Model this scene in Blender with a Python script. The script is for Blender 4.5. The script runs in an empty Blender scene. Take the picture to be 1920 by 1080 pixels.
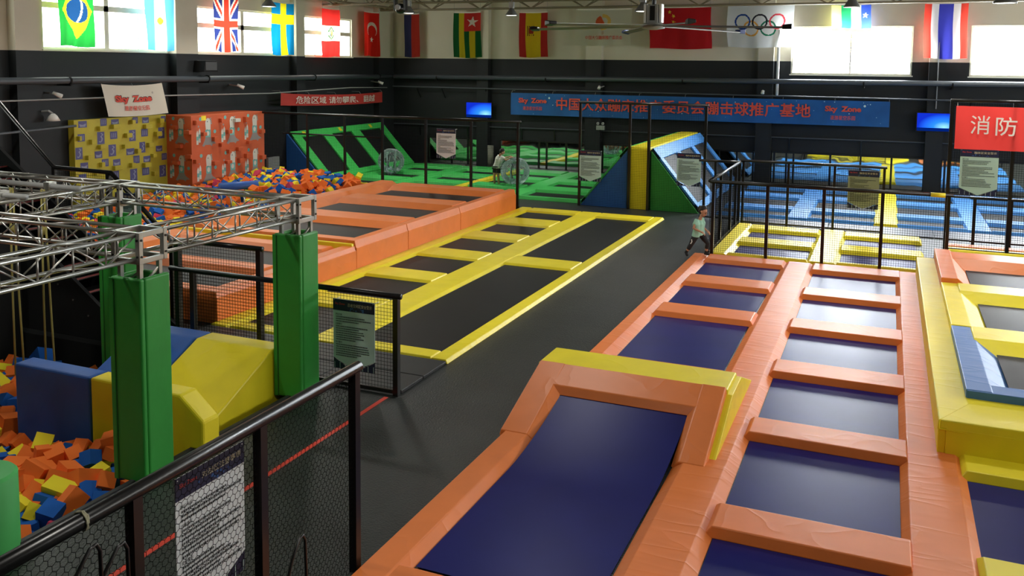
import bpy, math, random
from mathutils import Vector, Matrix
R = math.radians
random.seed(7)
C = bpy.context.scene.collection
S = bpy.context.scene

# ------------------------------------------------------------------ camera
CAMZ = 5.0
cam = bpy.data.cameras.new('camera')
cam.sensor_width = 36.0
cam.lens = 1675.62 * 36.0 / 1920.0
cam.shift_y = -(540 - 274.61) / 1920.0
cam.clip_end = 300
camo = bpy.data.objects.new('camera', cam)
C.objects.link(camo)
_yaw, _pit, _rol = .3986, .0913, .0105
_f = Vector((-math.sin(_yaw) * math.cos(_pit), math.cos(_yaw) * math.cos(_pit), -math.sin(_pit)))
_r = Vector((math.cos(_yaw), math.sin(_yaw), 0))
_u = _r.cross(_f)
_r2 = math.cos(_rol) * _r + math.sin(_rol) * _u
_u2 = -math.sin(_rol) * _r + math.cos(_rol) * _u
_m = Matrix((_r2, _u2, -_f)).transposed().to_4x4()
_m.translation = Vector((0, 0, CAMZ))
camo.matrix_world = _m
S.camera = camo

# ------------------------------------------------------------------ world, exposure, lights
w = bpy.data.worlds.new('world'); S.world = w; w.use_nodes = True
w.node_tree.nodes['Background'].inputs[0].default_value = (.80, .9, 1, 1)
w.node_tree.nodes['Background'].inputs[1].default_value = .6
S.view_settings.view_transform = 'Standard'
S.view_settings.look = 'None'
S.view_settings.gamma = 1
S.view_settings.use_curve_mapping = False
S.view_settings.exposure = 0.55
WIN_LEFT = 7.0        # brightness of the daylight in the left windows
WIN_BACK = 36.0       # ... in the far windows (towards the sun)
WIN_RIGHT = 9.0
LAMP_W = 80.0         # each high bay lamp

# ------------------------------------------------------------------ materials
def lin(c):
    return tuple(((x / 255) / 12.92 if x / 255 <= .04045 else ((x / 255 + .055) / 1.055) ** 2.4) for x in c)
MATS = {}
def mat(name, rgb, rough=.5, metal=0., spec=.5, bump=None, bstr=.2, bdist=.02, var=.0, vscale=3., emit=0., coat=0., trans=0., ridge=0):
    if name in MATS: return MATS[name]
    m = bpy.data.materials.new(name); m.use_nodes = True
    nt = m.node_tree; b = nt.nodes['Principled BSDF']
    c = lin(rgb)
    b.inputs['Base Color'].default_value = (*c, 1)
    b.inputs['Roughness'].default_value = rough
    b.inputs['Metallic'].default_value = metal
    b.inputs['Specular IOR Level'].default_value = spec
    if coat: b.inputs['Coat Weight'].default_value = coat; b.inputs['Coat Roughness'].default_value = .3
    tc = nt.nodes.new('ShaderNodeTexCoord')
    if var:
        n = nt.nodes.new('ShaderNodeTexNoise'); n.inputs['Scale'].default_value = vscale; n.inputs['Detail'].default_value = 4
        nt.links.new(tc.outputs['Object'], n.inputs['Vector'])
        mr = nt.nodes.new('ShaderNodeMapRange'); mr.inputs[1].default_value = .3; mr.inputs[2].default_value = .7
        mr.inputs[3].default_value = 1 - var; mr.inputs[4].default_value = 1 + var
        nt.links.new(n.outputs['Fac'], mr.inputs[0])
        hs = nt.nodes.new('ShaderNodeHueSaturation'); hs.inputs['Color'].default_value = (*c, 1)
        nt.links.new(mr.outputs[0], hs.inputs['Value']); nt.links.new(hs.outputs[0], b.inputs['Base Color'])
    if bump:
        mp = nt.nodes.new('ShaderNodeMapping'); mp.inputs['Scale'].default_value = bump
        n = nt.nodes.new('ShaderNodeTexNoise'); n.inputs['Scale'].default_value = 1; n.inputs['Detail'].default_value = 3
        n.inputs['Distortion'].default_value = .6
        nt.links.new(tc.outputs['Object'], mp.inputs['Vector']); nt.links.new(mp.outputs[0], n.inputs['Vector'])
        bp = nt.nodes.new('ShaderNodeBump'); bp.inputs['Strength'].default_value = bstr; bp.inputs['Distance'].default_value = bdist
        if ridge:
            a1 = nt.nodes.new('ShaderNodeMath'); a1.operation = 'MULTIPLY_ADD'; a1.inputs[1].default_value = 2; a1.inputs[2].default_value = -1
            a2 = nt.nodes.new('ShaderNodeMath'); a2.operation = 'ABSOLUTE'; a3 = nt.nodes.new('ShaderNodeMath'); a3.operation = 'SUBTRACT'; a3.inputs[0].default_value = 1
            a4 = nt.nodes.new('ShaderNodeMath'); a4.operation = 'POWER'; a4.inputs[1].default_value = ridge
            nt.links.new(n.outputs['Fac'], a1.inputs[0]); nt.links.new(a1.outputs[0], a2.inputs[0]); nt.links.new(a2.outputs[0], a3.inputs[1]); nt.links.new(a3.outputs[0], a4.inputs[0])
            n.inputs['Detail'].default_value = 1.5; n.inputs['Distortion'].default_value = .45
            nt.links.new(a4.outputs[0], bp.inputs['Height']); nt.links.new(bp.outputs[0], b.inputs['Normal'])
        else:
            nt.links.new(n.outputs['Fac'], bp.inputs['Height']); nt.links.new(bp.outputs[0], b.inputs['Normal'])
    if emit:
        b.inputs['Emission Color'].default_value = (*c, 1); b.inputs['Emission Strength'].default_value = emit
    if trans:
        out = nt.nodes['Material Output']
        t = nt.nodes.new('ShaderNodeBsdfTranslucent'); t.inputs[0].default_value = (*c, 1)
        mx = nt.nodes.new('ShaderNodeMixShader'); mx.inputs[0].default_value = trans
        nt.links.new(b.outputs[0], mx.inputs[1]); nt.links.new(t.outputs[0], mx.inputs[2]); nt.links.new(mx.outputs[0], out.inputs[0])
    MATS[name] = m
    return m
ORANGE, YELLOW, GREEN, BLUE = (233, 128, 60), (242, 224, 40), (72, 204, 96), (78, 152, 228)
def vinyl(name, rgb, d, bs=.22):
    sc = {'x': (.5, 2.6, 1), 'y': (2.6, .5, 1), '0': (1.3, 1.3, 1.3)}[d]   # wrinkles run across the long side
    return mat(name + '_' + d, rgb, .42, spec=.45, bump=sc, bstr=bs, bdist=.018, var=.05, vscale=2.2, ridge=14)
OX, OY, O0 = vinyl('orange_vinyl', ORANGE, 'x'), vinyl('orange_vinyl', ORANGE, 'y'), vinyl('orange_vinyl', ORANGE, '0', .14)
YX, YY, Y0 = vinyl('yellow_vinyl', YELLOW, 'x'), vinyl('yellow_vinyl', YELLOW, 'y'), vinyl('yellow_vinyl', YELLOW, '0', .14)
# wrinkles: 'x' frequent in y (for strips along y)
GV = vinyl('green_vinyl', GREEN, '0', .15)
BV = vinyl('blue_vinyl', BLUE, 'x', .4)
B0 = vinyl('blue_vinyl', BLUE, '0', .3)
BD = vinyl('blue_pad', (66, 118, 186), 'x', .3)
ROYAL = mat('royal_blue_vinyl', (38, 92, 176), .5, bump=(3, 3, 3), bstr=.15, var=.06)
WALLBLUE = mat('blue_board', (34, 96, 168), .55, var=.05)
NAVY = mat('navy_mesh', (21, 27, 102), .36, spec=.2, var=.10, vscale=1.3, bump=(60, 60, 60), bstr=.03, bdist=.002)
NAVY.node_tree.nodes['Principled BSDF'].inputs['Specular Tint'].default_value = (.62, .68, 1, 1)
BLACKBED = mat('black_mesh', (30, 32, 32), .5, spec=.22, var=.10, vscale=1.2, bump=(60, 60, 60), bstr=.05, bdist=.003)
BLACK = mat('black_paint', (15, 15, 16), .3, spec=.5)
NETM = mat('black_net', (10, 10, 11), .8, spec=.1)
DARKPAD = mat('black_vinyl_mat', (40, 42, 43), .5, spec=.4, var=.08)
CHARCOAL = mat('charcoal_board', (26, 27, 28), .75, spec=.2)
STEEL = mat('aluminium', (182, 182, 176), .34, metal=.85, var=.08, vscale=6)
BEAM = mat('painted_steel', (120, 108, 84), .6)
SLATE = mat('slate_pipe', (70, 76, 82), .45)
WHITE = mat('white_paint', (225, 225, 220), .5)
GREYW = mat('grey_paint', (150, 152, 150), .5)
REDTAPE = mat('red_tape', (224, 70, 52), .55)
COLGREEN = mat('green_column_vinyl', (46, 150, 56), .45, bump=(3, 3, 2), bstr=.25, bdist=.02, var=.06)
COLDARK = mat('green_seam', (24, 84, 32), .5)
CYLG = mat('green_foam', (66, 170, 84), .6, var=.05)
ROPEM = mat('rope_fibre', (170, 160, 90), .8, bump=(40, 40, 90), bstr=.5)
TVM = None

def floor_mat():
    m = bpy.data.materials.new('rubber_floor'); m.use_nodes = True; nt = m.node_tree; b = nt.nodes['Principled BSDF']
    tc = nt.nodes.new('ShaderNodeTexCoord')
    n1 = nt.nodes.new('ShaderNodeTexNoise'); n1.inputs['Scale'].default_value = .9; n1.inputs['Detail'].default_value = 5
    n2 = nt.nodes.new('ShaderNodeTexNoise'); n2.inputs['Scale'].default_value = 38; n2.inputs['Detail'].default_value = 3
    for n in (n1, n2): nt.links.new(tc.outputs['Object'], n.inputs['Vector'])
    cr = nt.nodes.new('ShaderNodeValToRGB')
    cr.color_ramp.elements[0].position = .3; cr.color_ramp.elements[1].position = .75
    cr.color_ramp.elements[0].color = (*lin((26, 31, 30)), 1); cr.color_ramp.elements[1].color = (*lin((41, 47, 45)), 1)
    nt.links.new(n1.outputs['Fac'], cr.inputs[0])
    nt.links.new(cr.outputs[0], b.inputs['Base Color'])
    b.inputs['Roughness'].default_value = .42; b.inputs['Specular IOR Level'].default_value = .55
    br = nt.nodes.new('ShaderNodeTexBrick'); br.offset = 0; br.inputs['Scale'].default_value = 1
    br.inputs['Brick Width'].default_value = 1.0; br.inputs['Row Height'].default_value = 1.0; br.inputs['Mortar Size'].default_value = .004
    br.inputs['Color1'].default_value = br.inputs['Color2'].default_value = (1, 1, 1, 1); br.inputs['Mortar'].default_value = (0, 0, 0, 1)
    nt.links.new(tc.outputs['Object'], br.inputs['Vector'])
    ad = nt.nodes.new('ShaderNodeMath'); ad.operation = 'ADD'; nt.links.new(n2.outputs['Fac'], ad.inputs[0])
    nt.links.new(br.outputs['Color'], ad.inputs[1])
    bp = nt.nodes.new('ShaderNodeBump'); bp.inputs['Strength'].default_value = .6; bp.inputs['Distance'].default_value = .02
    nt.links.new(ad.outputs[0], bp.inputs['Height']); nt.links.new(bp.outputs[0], b.inputs['Normal'])
    return m
def wall_mat():
    m = bpy.data.materials.new('two_tone_wall'); m.use_nodes = True; nt = m.node_tree; b = nt.nodes['Principled BSDF']
    g = nt.nodes.new('ShaderNodeNewGeometry'); sp = nt.nodes.new('ShaderNodeSeparateXYZ'); nt.links.new(g.outputs['Position'], sp.inputs[0])
    gt = nt.nodes.new('ShaderNodeMath'); gt.operation = 'GREATER_THAN'; gt.inputs[1].default_value = 5.27; nt.links.new(sp.outputs[2], gt.inputs[0])
    n = nt.nodes.new('ShaderNodeTexNoise'); n.inputs['Scale'].default_value = .7; n.inputs['Detail'].default_value = 5; nt.links.new(g.outputs['Position'], n.inputs['Vector'])
    d = nt.nodes.new('ShaderNodeValToRGB'); d.color_ramp.elements[0].color = (*lin((25, 28, 30)), 1); d.color_ramp.elements[1].color = (*lin((37, 41, 43)), 1); nt.links.new(n.outputs['Fac'], d.inputs[0])
    e = nt.nodes.new('ShaderNodeValToRGB'); e.color_ramp.elements[0].color = (*lin((196, 188, 166)), 1); e.color_ramp.elements[1].color = (*lin((216, 210, 192)), 1); nt.links.new(n.outputs['Fac'], e.inputs[0])
    mx = nt.nodes.new('ShaderNodeMix'); mx.data_type = 'RGBA'; nt.links.new(gt.outputs[0], mx.inputs[0]); nt.links.new(d.outputs[0], mx.inputs[6]); nt.links.new(e.outputs[0], mx.inputs[7])
    nt.links.new(mx.outputs[2], b.inputs['Base Color']); b.inputs['Roughness'].default_value = .6; b.inputs['Specular IOR Level'].default_value = .3
    return m
FLOORM, WALLM = floor_mat(), wall_mat()
def pane_mat(name, rgb, s):
    m = bpy.data.materials.new(name); m.use_nodes = True; nt = m.node_tree; nt.nodes.clear()
    e = nt.nodes.new('ShaderNodeEmission'); e.inputs[0].default_value = (*rgb, 1); e.inputs[1].default_value = s
    o = nt.nodes.new('ShaderNodeOutputMaterial'); nt.links.new(e.outputs[0], o.inputs[0])
    return m
PANE_L, PANE_B, PANE_R = pane_mat('daylight_left', (.93, 1, .93), WIN_LEFT), pane_mat('daylight_back', (.9, .96, 1), WIN_BACK), pane_mat('daylight_right', (1, .98, .93), WIN_RIGHT)
LAMPGLOW = pane_mat('lamp_glow', (1, .97, .9), 6)
def mirror_mat():
    m = bpy.data.materials.new('wavy_mirror'); m.use_nodes = True; nt = m.node_tree; b = nt.nodes['Principled BSDF']
    b.inputs['Metallic'].default_value = 1; b.inputs['Roughness'].default_value = .03; b.inputs['Base Color'].default_value = (.62, .68, .66, 1)
    tc = nt.nodes.new('ShaderNodeTexCoord'); n = nt.nodes.new('ShaderNodeTexNoise'); n.inputs['Scale'].default_value = 1.2; n.inputs['Detail'].default_value = 1
    nt.links.new(tc.outputs['Object'], n.inputs['Vector'])
    bp = nt.nodes.new('ShaderNodeBump'); bp.inputs['Strength'].default_value = .12; bp.inputs['Distance'].default_value = .05
    nt.links.new(n.outputs['Fac'], bp.inputs['Height']); nt.links.new(bp.outputs[0], b.inputs['Normal'])
    return m
MIRROR = mirror_mat()
def bubble_mat():
    m = bpy.data.materials.new('clear_vinyl'); m.use_nodes = True; nt = m.node_tree; b = nt.nodes['Principled BSDF']
    b.inputs['Base Color'].default_value = (.75, .85, .84, 1); b.inputs['Roughness'].default_value = .06
    tc = nt.nodes.new('ShaderNodeTexCoord'); v = nt.nodes.new('ShaderNodeTexVoronoi'); v.inputs['Scale'].default_value = 5; v.feature = 'SMOOTH_F1'
    nt.links.new(tc.outputs['Object'], v.inputs['Vector'])
    bp = nt.nodes.new('ShaderNodeBump'); bp.inputs['Strength'].default_value = .9; bp.inputs['Distance'].default_value = .1
    nt.links.new(v.outputs[0], bp.inputs['Height']); nt.links.new(bp.outputs[0], b.inputs['Normal'])
    t = nt.nodes.new('ShaderNodeBsdfTransparent'); t.inputs[0].default_value = (.9, .96, .95, 1)
    fr = nt.nodes.new('ShaderNodeFresnel'); fr.inputs[0].default_value = 1.6; nt.links.new(bp.outputs[0], fr.inputs['Normal'])
    mx = nt.nodes.new('ShaderNodeMixShader')
    nt.links.new(fr.outputs[0], mx.inputs[0]); nt.links.new(t.outputs[0], mx.inputs[1]); nt.links.new(b.outputs[0], mx.inputs[2])
    nt.links.new(mx.outputs[0], nt.nodes['Material Output'].inputs[0])
    return m
BUBBLE = bubble_mat()

# ------------------------------------------------------------------ mesh builder
class MB:
    def __init__(s): s.v, s.f, s.m = [], [], []
    def add(s, vs, fs, k=0):
        o = len(s.v); s.v += [tuple(p) for p in vs]; s.f += [tuple(i + o for i in f) for f in fs]; s.m += [k] * len(fs); return s
    def box(s, x0, x1, y0, y1, z0, z1, k=0):
        return s.frustum(x0, x1, y0, y1, z0, z1, (0, 0, 0, 0), k)
    def frustum(s, x0, x1, y0, y1, z0, z1, ins, k=0):
        l, r, f, b = ins
        return s.add([(x0, y0, z0), (x1, y0, z0), (x1, y1, z0), (x0, y1, z0), (x0 + l, y0 + f, z1), (x1 - r, y0 + f, z1), (x1 - r, y1 - b, z1), (x0 + l, y1 - b, z1)],
                     [(3, 2, 1, 0), (4, 5, 6, 7), (0, 1, 5, 4), (1, 2, 6, 5), (2, 3, 7, 6), (3, 0, 4, 7)], k)
    def prism(s, prof, ax, a, b, k=0):
        n = len(prof)
        P = {'x': lambda t, p: (t, p[0], p[1]), 'y': lambda t, p: (p[0], t, p[1]), 'z': lambda t, p: (p[0], p[1], t)}[ax]
        vs = [P(a, p) for p in prof] + [P(b, p) for p in prof]
        fs = [tuple(range(n))[::-1], tuple(range(n, 2 * n))] + [(i, (i + 1) % n, n + (i + 1) % n, n + i) for i in range(n)]
        return s.add(vs, fs, k)
    def tube(s, pts, r, n=8, k=0, cap=True):
        pts = [Vector(p) for p in pts]; vs = []; fs = []
        rs = r if isinstance(r, (list, tuple)) else [r] * len(pts)
        up = None
        for i, p in enumerate(pts):
            t = (pts[min(i + 1, len(pts) - 1)] - pts[max(i - 1, 0)]).normalized()
            if up is None:
                up = Vector((0, 0, 1)) if abs(t.z) < .9 else Vector((1, 0, 0))
            a = t.cross(up).normalized(); up = a.cross(t).normalized()
            for j in range(n):
                q = 2 * math.pi * (j + .5) / n
                vs.append(p + a * math.cos(q) * rs[i] + up * math.sin(q) * rs[i])
        for i in range(len(pts) - 1):
            for j in range(n):
                fs.append((i * n + j, i * n + (j + 1) % n, (i + 1) * n + (j + 1) % n, (i + 1) * n + j))
        if cap: fs += [tuple(range(n))[::-1], tuple(range((len(pts) - 1) * n, len(pts) * n))]
        return s.add(vs, fs, k)
    def bar(s, a, b, w, d=None, k=0):
        return s.tube([a, b], w * .7071, 4, k)
    def lathe(s, prof, c, n=24, k=0, ax='z'):
        vs, fs = [], []
        for r, z in prof:
            for j in range(n):
                q = 2 * math.pi * j / n; x, y = r * math.cos(q), r * math.sin(q)
                vs.append({'z': (c[0] + x, c[1] + y, c[2] + z), 'x': (c[0] + z, c[1] + x, c[2] + y), 'y': (c[0] + x, c[1] + z, c[2] + y)}[ax])
        for i in range(len(prof) - 1):
            for j in range(n): fs.append((i * n + j, i * n + (j + 1) % n, (i + 1) * n + (j + 1) % n, (i + 1) * n + j))
        fs += [tuple(range(n))[::-1], tuple(range((len(prof) - 1) * n, len(prof) * n))]
        return s.add(vs, fs, k)
    def ball(s, c, r, n=20, k=0, sq=(1, 1, 1)):
        vs, fs = [], []; mN = n // 2
        for i in range(mN + 1):
            t = math.pi * i / mN
            for j in range(n):
                q = 2 * math.pi * j / n
                vs.append((c[0] + sq[0] * r * math.sin(t) * math.cos(q), c[1] + sq[1] * r * math.sin(t) * math.sin(q), c[2] + sq[2] * r * math.cos(t)))
        for i in range(mN):
            for j in range(n): fs.append((i * n + j, i * n + (j + 1) % n, (i + 1) * n + (j + 1) % n, (i + 1) * n + j)[::-1])
        return s.add(vs, fs, k)

ROOT = {}
def origin(o):
    while o.parent is not None: o = o.parent
    return ROOT.get(o.name, Vector((0, 0, 0)))
def build(name, mb, m, parent=None, bevel=0., seg=2, smooth=False, label=None):
    me = bpy.data.meshes.new(name)
    off = origin(parent) if parent is not None else None
    if off is None:
        xs = [p[0] for p in mb.v]; ys = [p[1] for p in mb.v]; zs = [p[2] for p in mb.v]
        off = Vector(((min(xs) + max(xs)) / 2, (min(ys) + max(ys)) / 2, min(zs)))
    me.from_pydata([(p[0] - off.x, p[1] - off.y, p[2] - off.z) for p in mb.v], [], mb.f)
    ms = m if isinstance(m, (list, tuple)) else [m]
    for q in ms: me.materials.append(q)
    if len(ms) > 1: me.polygons.foreach_set('material_index', mb.m)
    if smooth: me.polygons.foreach_set('use_smooth', [True] * len(me.polygons))
    me.update()
    o = bpy.data.objects.new(name, me); C.objects.link(o)
    if parent is not None: o.parent = parent
    else: o.location = off; ROOT[o.name] = off
    if bevel:
        b = o.modifiers.new('bevel', 'BEVEL'); b.width = bevel; b.segments = seg; b.limit_method = 'ANGLE'; b.angle_limit = R(25)
    if label: o['label'] = label
    return o
def tag(o, label, cat, group=None):
    o['label'] = label; o['category'] = cat
    if group: o['group'] = group
    return o
def thing(name, label, cat, loc, group=None):
    o = bpy.data.objects.new(name, None); C.objects.link(o); o.location = loc; o.empty_display_size = .2
    ROOT[o.name] = Vector(loc)
    return tag(o, label, cat, group)
def struct(o):
    o['kind'] = 'structure'; return o

# surfaces that carry writing: origin o, right u, up v, towards the viewer n
class Face:
    def __init__(s, o, u, v=(0, 0, 1), n=None):
        s.o, s.u, s.v = Vector(o), Vector(u).normalized(), Vector(v).normalized()
        s.n = s.u.cross(s.v)
    def p(s, a, b, d=0.): return s.o + s.u * a + s.v * b + s.n * d
    def poly(s, mb, pts, d, k=0): mb.add([s.p(a, b, d) for a, b in pts], [tuple(range(len(pts)))], k)
    def rect(s, mb, a0, a1, b0, b1, d, k=0): s.poly(mb, [(a0, b0), (a1, b0), (a1, b1), (a0, b1)], d, k)
    def disc(s, mb, a, b, r, d, k=0, n=16, e=1.): s.poly(mb, [(a + r * math.cos(6.2832 * i / n), b + r * e * math.sin(6.2832 * i / n)) for i in range(n)], d, k)
    def slab(s, mb, a0, a1, b0, b1, d0, d1, k=0):
        mb.add([s.p(a, b, d) for d in (d0, d1) for a, b in ((a0, b0), (a1, b0), (a1, b1), (a0, b1))],
               [(3, 2, 1, 0), (4, 5, 6, 7), (0, 1, 5, 4), (1, 2, 6, 5), (2, 3, 7, 6), (3, 0, 4, 7)], k)
_txt = {}
def glyphs(body, bold=0.):
    key = (body, bold)
    if key in _txt: return _txt[key]
    cu = bpy.data.curves.new('text', 'FONT'); cu.body = body; cu.offset = bold; cu.resolution_u = 3
    ob = bpy.data.objects.new('text', cu); C.objects.link(ob)
    dg = bpy.context.evaluated_depsgraph_get(); dg.update()
    me = bpy.data.meshes.new_from_object(ob.evaluated_get(dg))
    vs = [tuple(v.co) for v in me.vertices]; fs = [tuple(p.vertices) for p in me.polygons]
    bpy.data.objects.remove(ob); bpy.data.curves.remove(cu); bpy.data.meshes.remove(me)
    x0 = min(v[0] for v in vs); x1 = max(v[0] for v in vs); y0 = min(v[1] for v in vs); y1 = max(v[1] for v in vs)
    vs = [((v[0] - x0) / (x1 - x0), (v[1] - y0) / (y1 - y0)) for v in vs]
    _txt[key] = (vs, fs); return _txt[key]
def write(mb, face, body, a0, a1, b0, b1, d=.004, k=0, bold=0., warp=None):
    vs, fs = glyphs(body, bold)
    W = warp or (lambda a, b: 0.)
    out = []
    for x, y in vs:
        a, b = a0 + (a1 - a0) * x, b0 + (b1 - b0) * y
        out.append(face.p(a, b, d + W(a, b)))
    mb.add(out, fs, k)

# ------------------------------------------------------------------ setting
XL, YB, XR, YF, ZC = -23.9, 40.2, 13.0, -6.0, 8.6
mb = MB()                                     # floor with the sunken foam pit cut out (x -18..-8.1, y 3..11.4)
PX0, PX1, PY0, PY1 = -18.0, -8.08, 3.0, 11.42
mb.box(XL, PX0, YF, YB, -.2, 0); mb.box(PX1, XR, YF, YB, -.2, 0); mb.box(PX0, PX1, YF, PY0, -.2, 0); mb.box(PX0, PX1, PY1, YB, -.2, 0)
mb.box(PX0 - .1, PX1 + .1, PY0 - .1, PY1 + .1, -1.1, -1.0)
mb.box(PX0 - .1, PX0, PY0, PY1, -1.1, -.2); mb.box(PX1, PX1 + .1, PY0, PY1, -1.1, -.2); mb.box(PX0, PX1, PY0 - .1, PY0, -1.1, -.2); mb.box(PX0, PX1, PY1, PY1 + .1, -1.1, -.2)
struct(build('floor', mb, FLOORM))
def holed_wall(name, ax, p0, p1, t0, t1, holes):
    """a wall slab from p0 to p1 in thickness, t0..t1 along, with window holes (a0,a1,z0,z1)"""
    mb = MB()
    A = sorted({t0, t1, *[h[0] for h in holes], *[h[1] for h in holes]}); Z = sorted({-.2, ZC, *[h[2] for h in holes], *[h[3] for h in holes]})
    for i in range(len(A) - 1):
        for j in range(len(Z) - 1):
            a, z = (A[i] + A[i + 1]) / 2, (Z[j] + Z[j + 1]) / 2
            if any(h[0] < a < h[1] and h[2] < z < h[3] for h in holes): continue
            if ax == 'x': mb.box(p0, p1, A[i], A[i + 1], Z[j], Z[j + 1])
            else: mb.box(A[i], A[i + 1], p0, p1, Z[j], Z[j + 1])
    return struct(build(name, mb, WALLM))
LWIN = [(7.2, 11.0, 5.33, 7.15), (12.4, 17.6, 5.33, 7.15), (19.75, 24.75, 5.33, 7.6), (26.35, 31.65, 5.31, 7.06), (32.85, 36.8, 5.28, 7.06)]  # first two windows are out of view, added to bring in more light
BWIN = [(-3.96, .79, 4.72, 6.74), (2.9, 7.6, 4.72, 6.74), (9.2, 12.4, 4.72, 6.74)]
RWIN = [(y, y + 4.2, 4.4, 7.2) for y in (9, 15, 21, 27, 33)]
wl = holed_wall('wall_left', 'x', XL - .3, XL, YF, YB + .3, LWIN)
wb = holed_wall('wall_back', 'y', YB, YB + .3, XL, XR + .3, BWIN)
holed_wall('wall_right', 'x', XR, XR + .3, YF, YB, RWIN)
struct(build('wall_front', MB().box(XL - .3, XR + .3, YF - .3, YF, -.2, ZC), WALLM))
struct(build('ceiling', MB().box(XL - .3, XR + .3, YF - .3, YB + .3, ZC, ZC + .2), mat('ceiling_paint', (96, 92, 82), .8)))
FRAMEM = mat('window_frame_paint', (226, 224, 206), .5)
def window(i, ax, wallp, sgn, h, panem, cols):
    a0, a1, z0, z1 = h; mb = MB(); pm = MB()
    d0, d1 = wallp - sgn * .16, wallp - sgn * .08           # frame sits inside the reveal
    lo, hi = min(d0, d1), max(d0, d1)
    def bx(m_, p0, p1, b0, b1, c0, c1):
        if ax == 'x': m_.box(p0, p1, b0, b1, c0, c1)
        else: m_.box(b0, b1, p0, p1, c0, c1)
    for b0, b1, c0, c1 in ((a0, a1, z0, z0 + .07), (a0, a1, z1 - .07, z1), (a0, a0 + .07, z0 + .07, z1 - .07), (a1 - .07, a1, z0 + .07, z1 - .07)): bx(mb, lo, hi, b0, b1, c0, c1)
    zm = z0 + (z1 - z0) * .60
    if ax == 'x': bx(mb, lo, hi, a0 + .07, a1 - .07, zm - .09, zm + .09)
    for c in range(1, cols):
        x = a0 + (a1 - a0) * c / cols; fw_ = .09 if ax == 'x' else .03; bx(mb, lo, hi, x - fw_, x + fw_, z0 + .07, z1 - .07)
    for c in range(cols if ax == 'x' else 0):                # thin sash stiles in the lower lights
        x = a0 + (a1 - a0) * (c + .55) / cols; bx(mb, lo + .02, hi - .02, x - .018, x + .018, z0 + .07, zm - .07)
    w_ = struct(build('window_%d' % i, mb, FRAMEM))
    pw = wallp - sgn * .2
    bx(pm, min(pw, pw - sgn * .02), max(pw, pw - sgn * .02), a0, a1, z0, z1)
    build('pane', pm, panem, w_)
    s_ = MB(); bx(s_, min(wallp - sgn * .1, wallp + sgn * .05), max(wallp - sgn * .1, wallp + sgn * .05), a0 - .05, a1 + .05, z0 - .05, z0 - .002)
    build('sill', s_, FRAMEM, w_)
n = 1
for h in LWIN: window(n, 'x', XL, 1, h, PANE_L, 2); n += 1
for h in BWIN: window(n, 'y', YB, -1, h, PANE_B, 2); n += 1
for h in RWIN: window(n, 'x', XR, -1, h, PANE_R, 2); n += 1
n = 1
for y0, y1 in ((5.8, 6.6), (11.3, 12.1), (18.55, 19.4), (24.95, 26.05), (32.0, 32.6), (38.75, 40.2)):
    struct(build('trim_%d' % n, MB().box(XL, XL + .32, y0, y1, 0, ZC), WALLM)); n += 1
for x0, x1 in ((-18.7, -18.1), (-13.1, -12.35), (-5.3, -4.65), (1.42, 2.05), (8.2, 8.9)):
    struct(build('trim_%d' % n, MB().box(x0, x1, YB - .34, YB, 0, ZC), WALLM)); n += 1

# pipes and cables along the walls
def wire(name, pts, r, m, label, cat, n=6, parent=None):
    o = build(name, MB().tube(pts, r, n), m, parent, smooth=True)
    if parent is None: tag(o, label, cat)
    return o
ct = thing('wall_pipe', 'thick slate pipe along the left wall under the windows', 'pipe', (XL + .5, 22, 4.3))
build('pipe_run', MB().tube([(XL + .5, 2, 4.40), (XL + .5, 39.7, 4.34)], .11, 12), SLATE, ct, smooth=True)
for y in (8, 14, 20.2, 26.3, 33, 38.4):
    build('pipe_bracket', MB().box(XL + .02, XL + .6, y - .03, y + .03, 4.20, 4.27).lathe([(.13, -.03), (.13, .03)], (XL + .5, y, 4.37), 12, ax='y'), CHARCOAL, ct)
ct = thing('wall_pipe', 'thick slate pipe along the back wall above the blue banner', 'pipe', (-5, YB - .5, 4.3))
build('pipe_run', MB().tube([(XL + .62, YB - .5, 4.34), (12.6, YB - .5, 4.46)], .11, 12), SLATE, ct, smooth=True)
for x in (-20.8, -15, -8.5, -1.0, 2.3, 6):
    build('pipe_bracket', MB().box(x - .03, x + .03, YB - .6, YB - .02, 4.19, 4.26).lathe([(.13, -.03), (.13, .03)], (x, YB - .5, 4.37 + x * .003), 12, ax='x'), CHARCOAL, ct)
wire('conduit', [(XL + .45, 2, 3.82), (XL + .45, 24, 3.79), (XL + .45, 30, 3.72), (XL + .45, 36, 3.84), (XL + .45, 39.3, 3.78)], .025, GREYW, 'thin sagging cable on the left wall just above the red banner', 'cable')
ct = thing('cable_tray', 'thin black rail carrying the blue banner along the back wall', 'rail', (-5, YB - .4, 3.7))
build('tray_rail', MB().tube([(XL + .5, YB - .4, 3.84), (12.6, YB - .4, 3.72)], .035, 6), SLATE, ct)
for x in (-22, -20.6, -18.2, -15, -11, -6.5, -2, 3, 7):
    build('strut', MB().bar((x, YB - .4, 3.78), (x, YB, 3.3), .04).bar((x, YB - .4, 3.8), (x, YB, 3.8), .04), CHARCOAL, ct)
wire('drain_pipe', [(-4.45, YB - .4, 6.6), (-4.45, YB - .4, 3.8)], .06, WHITE, 'white vertical downpipe beside the bright far window', 'pipe', 8)
wire('drain_pipe', [(1.75, YB - .4, 8.2), (1.75, YB - .4, 3.4)], .02, GREYW, 'thin vertical conduit below the red, white and blue striped flag', 'pipe')

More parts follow.
